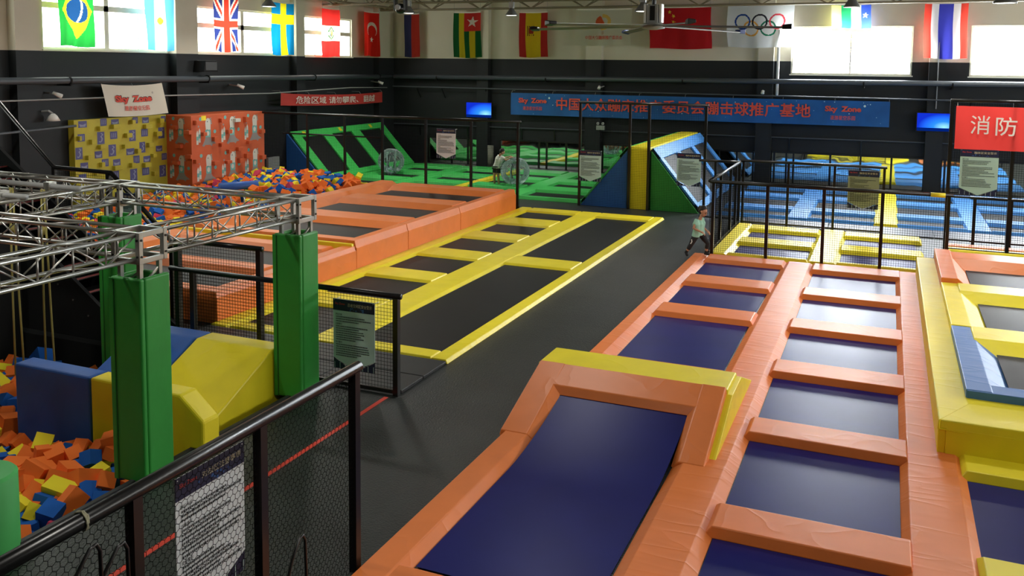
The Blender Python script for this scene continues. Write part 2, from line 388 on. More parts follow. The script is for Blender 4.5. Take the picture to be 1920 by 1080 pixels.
# ------------------------------------------------------------------ flags
def flag(label, wall, a0, a1, z0, z1, cols, fn, phase=0., band=True, sl=0.):
    nu, nv = 60, 84
    if a1 - a0 > 2: nu, nv = 110, 72
    if wall == 'L': F = Face((XL + .42, a0, z0), (0, 1, 0))
    else: F = Face((a0, YB - .46, z0), (1, 0, 0))
    W, Hh = a1 - a0, z1 - z0
    def P(u, v):
        fall = 1 - v
        d = .05 * math.sin(u * 9 + phase + 2 * v) * (.25 + fall) + .03 * math.sin(u * 21 + phase * 2 - 3 * v) * fall
        a = u * W + .03 * W * math.sin(3.5 * v + phase) * fall + sl * fall * W
        b = v * Hh - .02 * math.sin(u * 3.14) * v + .025 * math.sin(u * 6 + phase) * fall
        return F.p(a, b, d)
    mb = MB()
    mb.v = [tuple(P(i / nu, j / nv)) for j in range(nv + 1) for i in range(nu + 1)]
    for j in range(nv):
        for i in range(nu):
            mb.f.append((j * (nu + 1) + i, j * (nu + 1) + i + 1, (j + 1) * (nu + 1) + i + 1, (j + 1) * (nu + 1) + i))
            mb.m.append(fn((i + .5) / nu, (j + .5) / nv))
    ms = [mat('flag_%02x%02x%02x' % c, c, .8, spec=.1, trans=.45) for c in cols]
    o = build('flag', mb, ms, smooth=True); tag(o, label, 'flag')
    if band:
        q = MB()
        for i in range(12):
            u0, u1 = i / 12, (i + 1) / 12
            q.add([P(u0, 1), P(u1, 1), tuple(Vector(P(u1, 1)) + Vector((0, 0, .06))), tuple(Vector(P(u0, 1)) + Vector((0, 0, .06)))], [(0, 1, 2, 3)])
        me_off = ROOT[o.name]
        build('header_band', q, mat('flag_header', (226, 220, 205), .8), o)
    # hanging strings
    for u in (0.02, .98):
        p = Vector(P(u, 1)); build('hanging_string', MB().tube([p, (p.x, p.y, ZC)], .008, 4), GREYW, o)
    return o
def star(u, v, cx, cy, r, asp, rot=0.):
    x, y = (u - cx), (v - cy) * asp
    d = math.hypot(x, y)
    if d > r: return False
    if d < 1e-6: return True
    t = (math.atan2(y, x) - rot) % (2 * math.pi / 5) - math.pi / 5
    ri = r * .382
    # edge from tip (angle +-pi/5) to inner point (angle 0)
    ax_, ay_ = r * math.cos(math.pi / 5), r * math.sin(math.pi / 5)
    t = abs(t); px, py = d * math.cos(t), d * math.sin(t)
    return (ax_ - ri) * (py - 0) - (ay_ - 0) * (px - ri) >= 0
GRN, YEL, RED, WHT, BLU = (30, 140, 60), (250, 222, 40), (222, 48, 42), (240, 236, 225), (40, 70, 150)
def f_br(u, v):
    x, y = (u - .52), (v - .56)
    if math.hypot(x * 1.28, y * 1.95) < .36:
        return 3 if abs(math.hypot(x + .9, (y - .08) * 1.9) - 1.02) < .022 else 2
    return 1 if abs(x) / .43 + abs(y) / .44 < 1 else 0
def f_ar(u, v):
    if math.hypot((u - .5), (v - .5) * 1.5) < .085: return 2
    return 1 if .33 < u < .67 else 0
def f_uk(u, v):
    x, y = u - .5, v - .5
    if abs(x) < .10 or abs(y) < .055: return 2
    if abs(x) < .17 or abs(y) < .095: return 1
    d = abs(abs(x) - abs(y))
    if d < .045: return 2
    if d < .11: return 1
    return 0
def f_se(u, v): return 1 if .36 < u < .66 or .60 < v < .78 else 0
def f_pe(u, v):
    if v > .66 or v < .33: return 0
    x, y = u - .5, (v - .495) * 1.5; d = math.hypot(x, y)
    if .15 < d < .20 and abs(math.sin(math.atan2(y, x) * 9)) > .25 and abs(y) > .05: return 2
    if d < .12 and x > .02: return 3
    if d < .12 and -.07 < x <= .02 and y < -.01: return 4
    if .085 < d < .12 and x <= -.02: return 2
    return 1
def f_tr(u, v):
    A = 1.6
    d1 = math.hypot(u - .5, (v - .62) * A); d2 = math.hypot(u - .5, (v - .575) * A)
    if d1 < .27 and d2 > .215: return 1
    if star(u, v, .5, .385, .12, A, R(90)): return 1
    return 0
def f_ru(u, v): return 0 if u < .33 else (1 if u < .66 else 2)
def f_tg(u, v):
    if u > .4 and v > .60:
        return 3 if star(u, v, .70, .80, .20, 1.5, R(12)) else 2
    return (0, 1, 0, 1, 0)[min(4, int(u * 5))]
def f_es(u, v):
    if u < .235 or u > .765: return 0
    x, y = u - .44, (v - .60) * 1.5
    if abs(x) < .15 and abs(y) < .17:
        if abs(x) < .09 and abs(y) < .10: return 2 if (int((x + 1) * 40) + int((y + 1) * 30)) % 2 else 0
        if (abs(y) > .12 or abs(x) > .11) and math.sin(x * 90) > .2: return 2
    return 1
def f_cta(u, v):
    x, y = (u - .5), (v - .66) * .62
    d = math.hypot(x, y)
    if d < .14:
        if math.hypot(x + .02, y + .0) < .115 and x < .02 - y * .6 and d < .13: return 1
        if d > .085 and x > -.02: return 2
    if math.hypot(x, (v - .36) * .5) < .03 and int(u * 80) % 2: return 3
    return 0
def f_cn(u, v):
    A = .67
    if star(u, v, .155, .76, .105, A, R(90)): return 1
    for cx, cy, r_ in ((.335, .90, 20), (.40, .80, 45), (.40, .66, 70), (.335, .56, 100)):
        if star(u, v, cx, cy, .036, A, R(r_)): return 1
    return 0
def f_ol(u, v):
    for k, (cx, cy) in enumerate(((.24, .62), (.50, .62), (.76, .62), (.37, .46), (.63, .46))):
        if abs(math.hypot(u - cx, (v - cy) * .64) - .108) < .0125: return k + 1
    return 0
def f_cf(u, v):
    if v < .12: return 4
    if star(u, v, .86, .62, .085, .72, R(10)): return 2
    return (0, 1, 2, 3)[min(3, int(u * 4))]
def f_th(u, v): return (0, 1, 2, 1, 0)[0 if u < .17 else 1 if u < .33 else 2 if u < .67 else 3 if u < .83 else 4]
flag('green flag with a yellow diamond and blue disc hanging before the left window', 'L', 19.95, 21.3, 5.42, 7.42, [(38, 150, 60), YEL, (30, 70, 120), WHT], f_br, .4)
flag('pale blue and white flag with a small yellow sun on the left wall', 'L', 23.4, 24.8, 5.36, 7.45, [(96, 178, 214), (244, 244, 238), (240, 200, 60)], f_ar, 1.2)
flag('red, white and blue flag of crossed stripes before the second left window', 'L', 26.8, 28.2, 5.38, 7.5, [(50, 62, 130), (245, 238, 222), (226, 66, 48)], f_uk, 2.1)
flag('blue flag with a yellow cross on the left wall', 'L', 30.25, 31.7, 5.3, 7.46, [(20, 130, 186), (246, 226, 30)], f_se, 2.9)
flag('red and white flag with a wreathed crest before the third left window', 'L', 33.78, 35.15, 5.27, 7.42, [(226, 50, 46), (240, 232, 205), (60, 120, 70), (236, 160, 60), (70, 100, 140)], f_pe, 3.5)
flag('red flag with a white crescent and star near the room corner', 'L', 37.2, 38.65, 5.34, 7.46, [(232, 46, 34), (242, 232, 214)], f_tr, .1)
flag('white, blue and red flag of upright stripes nearest the corner on the back wall', 'B', -23.15, -21.85, 5.33, 7.46, [(214, 208, 186), (64, 68, 108), (196, 62, 50)], f_ru, .8)
flag('green and yellow striped flag with a white star on red', 'B', -19.93, -18.45, 5.32, 7.5, [(28, 92, 48), (206, 186, 40), (206, 56, 50), (228, 218, 205)], f_tg, 1.9)
flag('red and yellow flag of upright stripes with a small crest', 'B', -16.43, -14.98, 5.36, 7.46, [(184, 52, 48), (216, 186, 40), (110, 60, 40)], f_es, 2.4)
fl = flag('white committee flag with a red ball emblem and a line of red writing', 'B', -13.58, -10.9, 5.92, 7.55, [(206, 204, 184), (216, 96, 56), (224, 190, 100), (190, 150, 120)], f_cta, 3.0, sl=-.01)
q = MB(); write(q, Face((-13.58, YB - .55, 5.92), (1, 0, 0)), '中国大众蹦床推广委员会', .50, 2.27, .27, .45, 0, bold=.012)
build('lettering', q, mat('flag_lettering', (200, 70, 52), .8), fl)
flag('red flag with five yellow stars behind the ceiling fan', 'B', -10.1, -7.35, 5.78, 7.6, [(196, 40, 46), (232, 206, 70)], f_cn, 1.0)
flag('white flag with five coloured interlocking rings', 'B', -6.63, -3.85, 5.85, 7.64, [(226, 230, 232), (36, 76, 156), (40, 42, 52), (222, 70, 84), (236, 176, 84), (30, 124, 96)], f_ol, 2.2)
flag('short flag of yellow, green, white and blue with a white star above the bright window', 'B', -2.38, -.85, 6.5, 7.6, [(244, 238, 150), (50, 176, 110), (246, 246, 246), (62, 92, 206), (238, 196, 80)], f_cf, .5)
flag('red, white and blue flag of five upright stripes between the bright windows', 'B', 1.15, 2.72, 5.42, 7.6, [(232, 76, 62), (246, 246, 248), (70, 74, 186)], f_th, 1.4)

# ------------------------------------------------------------------ banners
def cloth_banner(label, F, W, Hh, m, sag=.0, wav=.03, tie=None, shear=0.):
    nu, nv = 60, 10; mb = MB()
    def wv(a, b): return wav * math.sin(a * 2.3) * (1 - b / Hh * .6) + wav * .6 * math.sin(a * 5.1 + b * 3)
    def pos(a, b):
        t = a / W
        return F.p(a + shear * (1 - b / Hh), b - sag * 4 * t * (1 - t) * (.6 + .4 * b / Hh), wv(a, b))
    mb.v = [tuple(pos(W * i / nu, Hh * j / nv)) for j in range(nv + 1) for i in range(nu + 1)]
    for j in range(nv):
        for i in range(nu):
            mb.f.append((j * (nu + 1) + i, j * (nu + 1) + i + 1, (j + 1) * (nu + 1) + i + 1, (j + 1) * (nu + 1) + i)); mb.m.append(0)
    o = build('banner', mb, m, smooth=True); tag(o, label, 'banner')
    for k_ in range(int(W / 2.2) + 2):
        a_ = .03 + (W - .06) * k_ / (int(W / 2.2) + 1); build('tie', MB().tube([pos(a_, Hh - .02), pos(a_, Hh - .02) - F.n * .08 + Vector((0, 0, .12)), pos(a_, Hh) - F.n * (.5 if tie is None else tie) + Vector((0, 0, .1))], .008, 5), GREYW, o)
    class W2:
        def p(s, a, b, d=0.): return pos(a, b) + F.n * d
    return o, W2()
FL = Face((XL + .52, 21.4, 3.18), (0, 1, 0))
o, fw = cloth_banner('white banner with red cartoon lettering hung above the yellow climbing wall', FL, 2.62, 1.06, mat('white_banner', (226, 222, 206), .7, trans=.1), .07, .015, shear=.26)
BLETTER = mat('black_lettering', (50, 36, 34), .7); RLETTER = mat('red_lettering', (214, 74, 58), .7); WLETTER = mat('white_lettering', (226, 220, 210), .7)
q = MB(); write(q, fw, 'Sky  Zone', .45, 2.03, .44, .73, .02, bold=.06); build('lettering_shadow', q, BLETTER, o)
q = MB(); write(q, fw, 'Sky  Zone', .42, 2.0, .42, .71, .03, bold=.05); build('lettering', q, RLETTER, o); q = MB()
write(q, fw, '漫游星空乐园', .72, 1.82, .19, .36, .03, bold=.012); build('lettering', q, RLETTER, o)
q = MB(); write(q, fw, '®', 2.04, 2.11, .74, .81, .03); build('trade_mark', q, BLETTER, o)
FR = Face((XL + .52, 30.6, 3.2), (0, 1, -.018))
o, fw = cloth_banner('long red warning banner with white writing on the left wall', FR, 8.15, .52, mat('red_banner', (186, 54, 46), .7, trans=.1), .10, .03)
q = MB(); write(q, fw, '危险区域 请勿攀爬、翻越', .98, 7.35, .09, .43, .05, bold=.002); build('lettering', q, WLETTER, o)
FB = Face((-16.82, YB - .45, 2.6), (1, 0, .0))
o, fw = cloth_banner('long blue banner with red writing across the back wall', FB, 16.86, 1.05, mat('blue_banner', (18, 92, 160), .6, var=.25, vscale=.9, trans=.05), .0, .02)
q = MB(); BRED = mat('banner_red', (222, 84, 62), .7)
write(q, fw, '中国大众蹦床推广委员会蹦击球推广基地', 2.35, 13.78, .28, .88, .05, bold=.016); build('lettering', q, BRED, o)
for a in (.42, 14.35):
    q = MB(); write(q, fw, 'Sky  Zone', a, a + 1.42, .52, .82, .05, bold=.04); build('lettering', q, BRED, o)
    q = MB(); write(q, fw, '漫游星空乐园', a + .22, a + 1.2, .24, .42, .05, bold=.006); build('lettering', q, BRED, o)
q = MB()
for a in (1.98, 15.9): q.add([fw.p(a + .05 * math.cos(t * .785), .84 + .05 * math.sin(t * .785), .05) for t in range(8)], [tuple(range(8))])
random.seed(3)
for i in range(46):
    a, b, r_ = random.uniform(.1, 16.7), random.uniform(.06, 1.0), random.choice((.012, .016, .026))
    q.add([fw.p(a + r_, b, .045), fw.p(a, b + r_, .045), fw.p(a - r_, b, .045), fw.p(a, b - r_, .045)], [(0, 1, 2, 3)])
build('printed_stars', q, mat('star_white', (190, 222, 230), .7), o)

# ------------------------------------------------------------------ televisions, exit sign, small wall things
def tv(label, x0, x1, z0, z1):
    t = thing('television', label, 'television', ((x0 + x1) / 2, YB - .3, z0))
    build('casing', MB().box(x0 - .03, x1 + .03, YB - .36, YB - .28, z0 - .03, z1 + .03), BLACK, t, .01)
    build('wall_bracket', MB().box((x0 + x1) / 2 - .2, (x0 + x1) / 2 + .2, YB - .28, YB - .003, z0 + .2, z1 - .2), BLACK, t)
    m = bpy.data.materials.get('tv_picture')
    if m is None:
        m = bpy.data.materials.new('tv_picture'); m.use_nodes = True; nt = m.node_tree; nt.nodes.clear()
        tc = nt.nodes.new('ShaderNodeTexCoord'); sp = nt.nodes.new('ShaderNodeSeparateXYZ'); nt.links.new(tc.outputs['Generated'], sp.inputs[0])
        vl = nt.nodes.new('ShaderNodeVectorMath'); vl.operation = 'DISTANCE'; vl.inputs[1].default_value = (.78, 0, .24); nt.links.new(tc.outputs['Generated'], vl.inputs[0])
        cr = nt.nodes.new('ShaderNodeValToRGB'); e = cr.color_ramp.elements
        e[0].position = 0; e[0].color = (.25, .62, 1, 1); e[1].position = .75; e[1].color = (.004, .02, .42, 1); x = e.new(.3); x.color = (.02, .2, .95, 1)
        nt.links.new(vl.outputs['Value'], cr.inputs[0])
        lt = nt.nodes.new('ShaderNodeMath'); lt.operation = 'LESS_THAN'; lt.inputs[1].default_value = .18; nt.links.new(sp.outputs[2], lt.inputs[0])
        mx = nt.nodes.new('ShaderNodeMix'); mx.data_type = 'RGBA'; mx.inputs[7].default_value = (.0, .01, .12, 1)
        nt.links.new(lt.outputs[0], mx.inputs[0]); nt.links.new(cr.outputs[0], mx.inputs[6])
        em = nt.nodes.new('ShaderNodeEmission'); em.inputs[1].default_value = 1.1; nt.links.new(mx.outputs[2], em.inputs[0])
        ou = nt.nodes.new('ShaderNodeOutputMaterial'); nt.links.new(em.outputs[0], ou.inputs[0])
    build('screen', MB().box(x0, x1, YB - .368, YB - .36, z0, z1), m, t)
tv('wall television with a blue picture left of the long blue banner', -19.25, -17.9, 2.4, 3.12)
tv('wall television with a blue picture right of the long blue banner', 1.08, 2.36, 2.5, 3.22)
t = thing('emergency_light', 'small emergency light box on the back wall below the blue banner', 'emergency light', (-12.3, YB - .4, 1.95))
build('box', MB().box(-12.5, -12.1, YB - .46, YB - .34, 2.02, 2.22), mat('emergency_box', (150, 158, 150), .5), t, .01)
for x in (-12.42, -12.18): build('lamp_head', MB().lathe([(.03, 0), (.07, -.08), (.07, -.11)], (x, YB - .36, 2.32), 12, ax='y'), GREYW, t)
t = thing('loudspeaker', 'black wall loudspeaker under the second left window', 'loudspeaker', (XL + .5, 26.1, 4.6))
build('cabinet', MB().prism([(25.75, 4.62), (26.5, 4.62), (26.42, 5.03), (25.83, 5.03)], 'x', XL + .32, XL + .85), CHARCOAL, t, .02)
build('bracket', MB().box(XL, XL + .35, 26.05, 26.15, 4.75, 4.85), BLACK, t)
build('grille', MB().box(XL + .85, XL + .862, 25.83, 26.42, 4.68, 4.98), mat('grille', (60, 62, 64), .7), t)
def wall_cam(label, x, y, z, wall):
    t = thing('security_camera', label, 'camera', (x, y, z))
    dx, dy = (1, 0) if wall == 'L' else (0, -1)
    build('mount', MB().bar((x, y, z), (x - dx * .52, y - dy * .62, z + .05), .05), GREYW, t)
    build('body', MB().tube([(x - dx * .02, y - dy * .02 - .12, z + .05), (x + dx * .2, y + dy * .2 - .0, z - .06)], [.055, .075], 10), WHITE, t, smooth=True)
wall_cam('white security camera left of the white banner under the pipe', XL + .5, 19.75, 3.95, 'L')
wall_cam('white security camera on the left wall right of the white banner', XL + .5, 28.1, 4.05, 'L')
wall_cam('white security camera above the right end of the red warning banner', XL + .5, 38.5, 4.05, 'L')
wall_cam('white security camera above the blue banner, left of the net portal top', -12.3, YB - .6, 4.0, 'B')
wall_cam('white security camera above the blue banner beside the downpipe', -5.0, YB - .6, 3.95, 'B')
t = thing('floodlight', 'white lamp globe on the left wall below the white banner corner', 'lamp', (XL + .6, 19.4, 3.1))
build('shade', MB().lathe([(.05, .22), (.12, .15), (.2, 0), (.18, 0), (.04, .14)], (XL + .6, 19.5, 3.16), 16), WHITE, t, smooth=True)
build('arm', MB().tube([(XL + .0, 19.3, 3.42), (XL + .55, 19.4, 3.46), (XL + .6, 19.5, 3.37)], .035, 8), GREYW, t)

# ------------------------------------------------------------------ mirrors along the back wall
def mirror(label, x0, x1, z1, posts):
    t = thing('wall_mirror', label, 'mirror', ((x0 + x1) / 2, YB - .04, 0))
    build('glass', MB().box(x0, x1, YB - .03, YB - .015, .02, z1), MIRROR, t)
    for x in posts: build('divider', MB().box(x - .04, x + .04, YB - .07, YB - .03, 0, z1), BLACK, t)
    build('top_rail', MB().box(x0, x1, YB - .07, YB - .03, z1, z1 + .06), BLACK, t)
mirror('wall mirror left of the far grey pillar behind the green trampolines', -21.5, -18.75, 1.26, (-21.5, -20.2, -19.3))
mirror('long wall mirror right behind the green trampolines', -17.55, -13.12, 1.28, (-17.55, -16.55, -15.5, -15.1, -14.1))
mirror('wall mirror behind the left slope of the ridge trampoline', -12.3, -9.3, 1.28, (-12.3, -11.3, -10.2))
mirror('wall mirror beside the dark pillar behind the right blue slope', -7.9, -5.35, 1.25, (-6.9, -6.1, -5.4))
mirror('long wall mirror behind the blue trampolines with the yellow strip', -4.6, 1.4, 1.30, (-4.5, -4.0, -3.7, -2.2, -1.0, .2))
mirror('wall mirror right of the far pillar behind the blue trampolines', 2.1, 8.1, 1.30, (2.2, 3.4, 4.6, 5.8))
t = thing('wall_rail', 'thin steel rail along the back wall above the mirrors', 'rail', (-7, YB - .12, 1.95))
build('rail_tube', MB().tube([(XL + .4, YB - .12, 1.92), (8, YB - .12, 2.02)], .03, 8), SLATE, t)
for x in (-22, -19.3, -16.4, -14.7, -12.4, -9, -3.9, -1, 3.2, 6): build('hanger', MB().bar((x, YB - .12, 1.94), (x, YB - .02, 1.38), .04), BLACK, t)
tag(build('standing_roll', MB().lathe([(.15, .0), (.15, 1.05), (.0, 1.05)], (-18.0 + .12, YB - .45, 0), 16), mat('roll_grey', (128, 130, 116), .6), smooth=True), 'grey upright roll standing beside the far pillar behind the green trampolines', 'roll')

# ------------------------------------------------------------------ trampolines
def bar(t, x0, x1, y0, y1, z0, z1, ins, m, label=None, name='pad'):
    return build(name, MB().frustum(x0, x1, y0, y1, z0, z1, ins), m, t, .011, label=label)
def bed(t, x0, x1, y0, y1, z, m):
    g = .015
    return build('jump_bed', MB().box(x0 + g, x1 - g, y0 + g, y1 - g, z - .012, z), m, t)
# yellow deck beside the raised orange deck
t = thing('trampoline_deck', 'flush yellow-padded trampoline deck with black beds beside the raised orange deck', 'trampoline', (-9.1, 20.8, 0))
zt, zb = .07, .02
bar(t, -11.62, -11.17, 13.0, 28.6, 0, zt, (0, .12, .02, .02), YX)
bar(t, -9.46, -8.68, 13.0, 28.6, 0, zt, (.06, .08, .02, .02), YX)
bar(t, -6.95, -6.60, 13.0, 28.6, 0, zt, (.04, .05, .02, .02), YX)
SB = [(13.45, 15.05), (16.0, 17.7), (18.62, 20.2), (21.2, 22.82), (23.87, 25.33), (26.5, 27.86)]
ys = [13.0] + [v for s in SB for v in s] + [28.6]
for i in range(0, len(ys), 2): bar(t, -11.25, -9.40, ys[i], ys[i + 1], 0, zt + .012, (.09, .05, .05, .09), YY)
for y0, y1 in SB: bed(t, -11.17, -9.46, y0, y1, zb, BLACKBED)
for y0, y1 in ((13.0, 13.45), (20.2, 21.15), (27.76, 28.6)): bar(t, -8.74, -6.90, y0, y1, 0, zt + .006, (.05, .05, .04, .06), YY)
for y0, y1 in ((13.45, 20.2), (21.15, 27.76)): bed(t, -8.68, -6.95, y0, y1, zb, BLACKBED)
# black mats between the deck and the net fence
for i, (x0, x1) in enumerate(((-8.1, -6.62), (-9.9, -8.12), (-11.62, -9.92))):
    tag(build('floor_mat', MB().box(x0, x1, 12.2, 12.98, 0, .06), DARKPAD, None, .012), ('black floor mat at the near right corner of the yellow deck', 'black floor mat behind the safety sign at the yellow deck', 'black floor mat at the near left corner of the yellow deck')[i], 'mat', 'black mats before the yellow deck')
    tag(build('floor_mat', MB().box(x0, x1, 11.5, 12.18, 0, .06), DARKPAD, None, .012), ('black floor mat beside the end post of the net fence', 'black floor mat just behind the net fence sign', 'black floor mat behind the taller net panel')[i], 'mat', 'black mats before the yellow deck')

# raised orange deck, far tier and near tier
t = thing('trampoline_deck', 'raised orange trampoline deck with three black beds beside the far foam pit', 'trampoline', (-14.3, 23.1, 0))
zt = .75
YE = [18.05, 20.1, 23.4, 26.7, 28.0]
build('frame_box', MB().box(-17.0, -11.7, 18.1, 27.95, 0, .5), CHARCOAL, t)
for y0, y1 in ((18.05, 20.55), (20.57, 23.7), (23.72, 28.0)): bar(t, -11.74, -11.62, y0, y1, 0, .58, (0, .0, 0, 0), O0, name='side_panel')
for y0, y1 in ((18.05, 20.55), (20.57, 23.7), (23.72, 28.0)): bar(t, -12.06, -11.62, y0, y1, .5, zt, (.16, .06, 0, 0), O0, name='edge_pad')
bar(t, -17.05, -15.82, 18.05, 28.02, .4, zt + .02, (.15, .62, .1, .1), O0, name='edge_pad')
for y0, y1, ins in ((18.05, 18.62, (0, 0, .06, .2)), (20.45, 21.9, (.1, .2, .28, .28)), (23.7, 25.2, (.1, .2, .28, .28)), (26.9, 28.02, (.1, .2, .3, .12))):
    bar(t, -16.1, -11.85, y0, y1, .5, zt - .01, ins, O0)
for y0, y1 in ((18.5, 20.6), (21.7, 23.9), (25.0, 27.1)): bed(t, -15.95, -11.95, y0, y1, .57, BLACKBED)
build('side_panel', MB().box(-17.05, -11.7, 27.96, 28.03, 0, .5), O0, t)
t = thing('trampoline_deck', 'lower orange trampoline deck with black beds behind the taller net panel', 'trampoline', (-14.5, 15.6, 0))
zt = .62
build('frame_box', MB().box(-17.3, -11.7, 13.25, 18.0, 0, .4), CHARCOAL, t)
bar(t, -11.74, -11.62, 13.2, 18.04, 0, .52, (0, 0, 0, 0), O0, name='side_panel')
bar(t, -17.3, -11.74, 13.2, 13.26, 0, .5, (0, 0, 0, 0), O0, name='side_panel')
bar(t, -12.2, -11.62, 13.2, 18.04, .45, zt, (.25, .05, .03, .0), O0, name='edge_pad')
bar(t, -17.3, -11.9, 13.2, 13.75, .45, zt - .01, (0, .1, .04, .15), O0)
bar(t, -17.3, -11.95, 15.0, 15.75, .42, zt - .01, (0, .2, .15, .15), O0)
bar(t, -17.3, -12.0, 17.25, 17.95, .42, zt - .01, (0, .2, .18, .1), O0)
bar(t, -17.3, -11.65, 17.93, 18.04, .45, zt + .06, (0, .05, .02, .0), Y0, 'yellow strip at the step between the two orange decks', name='step_pad')
bar(t, -17.4, -16.3, 13.2, 18.04, .4, zt, (.1, .2, .02, .0), O0, name='edge_pad')
for y0, y1 in ((13.6, 15.1), (15.6, 17.35)): bed(t, -16.4, -12.05, y0, y1, .46, BLACKBED)

# front deck of navy beds
t = thing('trampoline_deck', 'large orange-padded trampoline deck with navy beds in front on the right', 'trampoline', (-1.8, 15, 0))
zs, zb = .085, .012
bar(t, -4.60, -4.14, 14.1, 23.45, 0, zs, (.03, .2, .0, .02), OX, name='edge_pad')
bar(t, -2.30, -1.52, 6.4, 23.45, 0, zs, (.14, .14, .02, .02), OX, name='centre_pad')
bar(t, .32, 1.10, 6.4, 23.45, 0, zs, (.10, .12, .02, .02), OX, name='edge_pad')
bar(t, -4.60, -4.14, 6.4, 10.75, 0, zs, (.03, .12, 0, 0), O0, name='edge_pad')
bar(t, -4.55, -2.25, 6.4, 7.45, 0, zs - .01, (.1, .1, .02, .12), O0)
C1 = [(14.42, 17.33), (18.2, 20.05), (20.98, 22.68)]
ys = [13.9] + [v for s in C1 for v in s] + [23.45]
for i in range(0, len(ys), 2): bar(t, -4.24, -2.2, ys[i], ys[i + 1], 0, zs + .03, (.1, .08, .05, .12), O0)
for y0, y1 in C1: bed(t, -4.14, -2.30, y0, y1, zb, NAVY)
C2 = [(7.2, 9.22), (9.97, 11.93), (12.68, 14.57), (15.4, 17.24), (18.1, 19.92), (20.8, 22.52)]
ys = [6.4] + [v for s in C2 for v in s] + [23.45]
for i in range(0, len(ys), 2): bar(t, -1.64, .44, ys[i], ys[i + 1], 0, zs + .04, (.1, .03, .035, .16), O0)
for y0, y1 in C2: bed(t, -1.53, .34, y0, y1, zb, NAVY)
C3 = [(7.2, 9.0), (9.9, 11.82)]
ys = [6.4] + [v for s in C3 for v in s] + [12.5]
for i in range(0, len(ys), 2): bar(t, .98, 3.2, ys[i], ys[i + 1], 0, zs + .03, (.1, .1, .05, .12), Y0, 'yellow cross pad at the lower right')
for y0, y1 in C3: bed(t, 1.06, 3.0, y0, y1, zb, NAVY)
# ramp trampoline with the yellow crest
t = thing('ramp_trampoline', 'navy ramp trampoline with orange pads and a yellow crest in the front left bay', 'trampoline', (-3.2, 10.5, 0))
sl = lambda y: max(0., (y - 10.72) * .5 / 1.48)
mb = MB()
yy = [7.45, 8.6, 9.6] + [9.8 + .12 * i for i in range(17)]
zz = lambda y: .02 + .31 * max(0., min(1., (y - 9.7) / 2.02)) ** 1.75
me_ = MB(); me_.v = [(x, y, zz(y)) for y in yy for x in (-4.13, -2.31)]; me_.f = [(2 * i, 2 * i + 1, 2 * i + 3, 2 * i + 2) for i in range(len(yy) - 1)]; me_.m = [0] * len(me_.f)
build('jump_bed', me_, NAVY, t, smooth=True)
def slope_pad(x0, x1, y0, y1, th, i0, i1, name='slope_pad', m=O0):
    vs = [(x0, y0, sl(y0)), (x1, y0, sl(y0)), (x1, y1, sl(y1)), (x0, y1, sl(y1)), (x0 + i0, y0, sl(y0) + th), (x1 - i1, y0, sl(y0) + th), (x1 - i1, y1, sl(y1) + th), (x0 + i0, y1, sl(y1) + th)]
    build(name, MB().add(vs, [(3, 2, 1, 0), (4, 5, 6, 7), (0, 1, 5, 4), (1, 2, 6, 5), (2, 3, 7, 6), (3, 0, 4, 7)]), m, t, .014)
slope_pad(-4.66, -4.12, 10.72, 12.22, .09, .02, .14)
slope_pad(-2.32, -1.88, 10.72, 12.22, .09, .1, .02)
vs = [(-4.5, 11.66, sl(11.66)), (-2.0, 11.66, sl(11.66)), (-1.9, 12.22, .5), (-4.64, 12.22, .5), (-4.35, 11.74, sl(11.74) + .09), (-2.15, 11.74, sl(11.74) + .09), (-2.0, 12.22, .59), (-4.55, 12.22, .59)]
build('slope_pad', MB().add(vs, [(3, 2, 1, 0), (4, 5, 6, 7), (0, 1, 5, 4), (1, 2, 6, 5), (2, 3, 7, 6), (3, 0, 4, 7)]), O0, t, .014)
build('crest_pad', MB().frustum(-4.67, -1.87, 12.2, 13.02, .42, .565, (.0, .0, 0, .04)), Y0, t, .02, label='yellow crest pad')
build('side_cover', MB().prism([(10.72, .0), (12.2, .5), (13.0, .5), (14.1, .09), (14.1, 0)], 'x', -1.90, -1.80), Y0, t, .01, label='yellow triangular side cover')
build('side_cover', MB().prism([(10.72, .0), (12.2, .5), (13.0, .5), (14.1, .09), (14.1, 0)], 'x', -4.66, -4.60), O0, t, .01)
build('back_cover', MB().prism([(12.95, .0), (12.95, .5), (13.05, .5), (14.1, .10), (14.1, 0)], 'x', -4.6, -1.9), O0, t, .01)

# raised padded block on the right with black beds
t = thing('padded_platform', 'raised yellow block on the right carrying blue, yellow and orange framed beds', 'trampoline', (2.5, 18, 0))
zt = .52
build('core', MB().box(.85, 5.2, 12.5, 23.15, 0, .40), CHARCOAL, t)
bar(t, .77, .86, 12.40, 17.8, 0, .42, (0, 0, 0, 0), Y0, name='side_panel'); bar(t, .77, .86, 17.82, 23.2, 0, .42, (0, 0, 0, 0), Y0, name='side_panel')
bar(t, .861, 3.0, 12.39, 12.49, 0, .42, (0, 0, 0, 0), Y0, name='side_panel'); bar(t, 3.02, 5.2, 12.39, 12.49, 0, .42, (0, 0, 0, 0), Y0, name='side_panel')
build('top_pad', MB().add([(.76, 12.38, .38), (1.3, 12.38, .38), (1.3, 23.2, .38), (.76, 23.2, .38), (.77, 12.38, zt), (1.3, 13.4, zt), (1.3, 23.2, zt), (.77, 23.2, zt)],
      [(0, 3, 2, 1), (4, 5, 6, 7), (0, 1, 5, 4), (1, 2, 6, 5), (2, 3, 7, 6), (3, 0, 4, 7)]), YX, t, .02)
build('top_pad', MB().frustum(.78, 5.2, 12.39, 13.55, .40, zt - .002, (0, 0, .02, .0)), Y0, t, .02)
build('deck_fill', MB().box(1.25, 5.2, 13.5, 23.1, .40, .47), Y0, t)
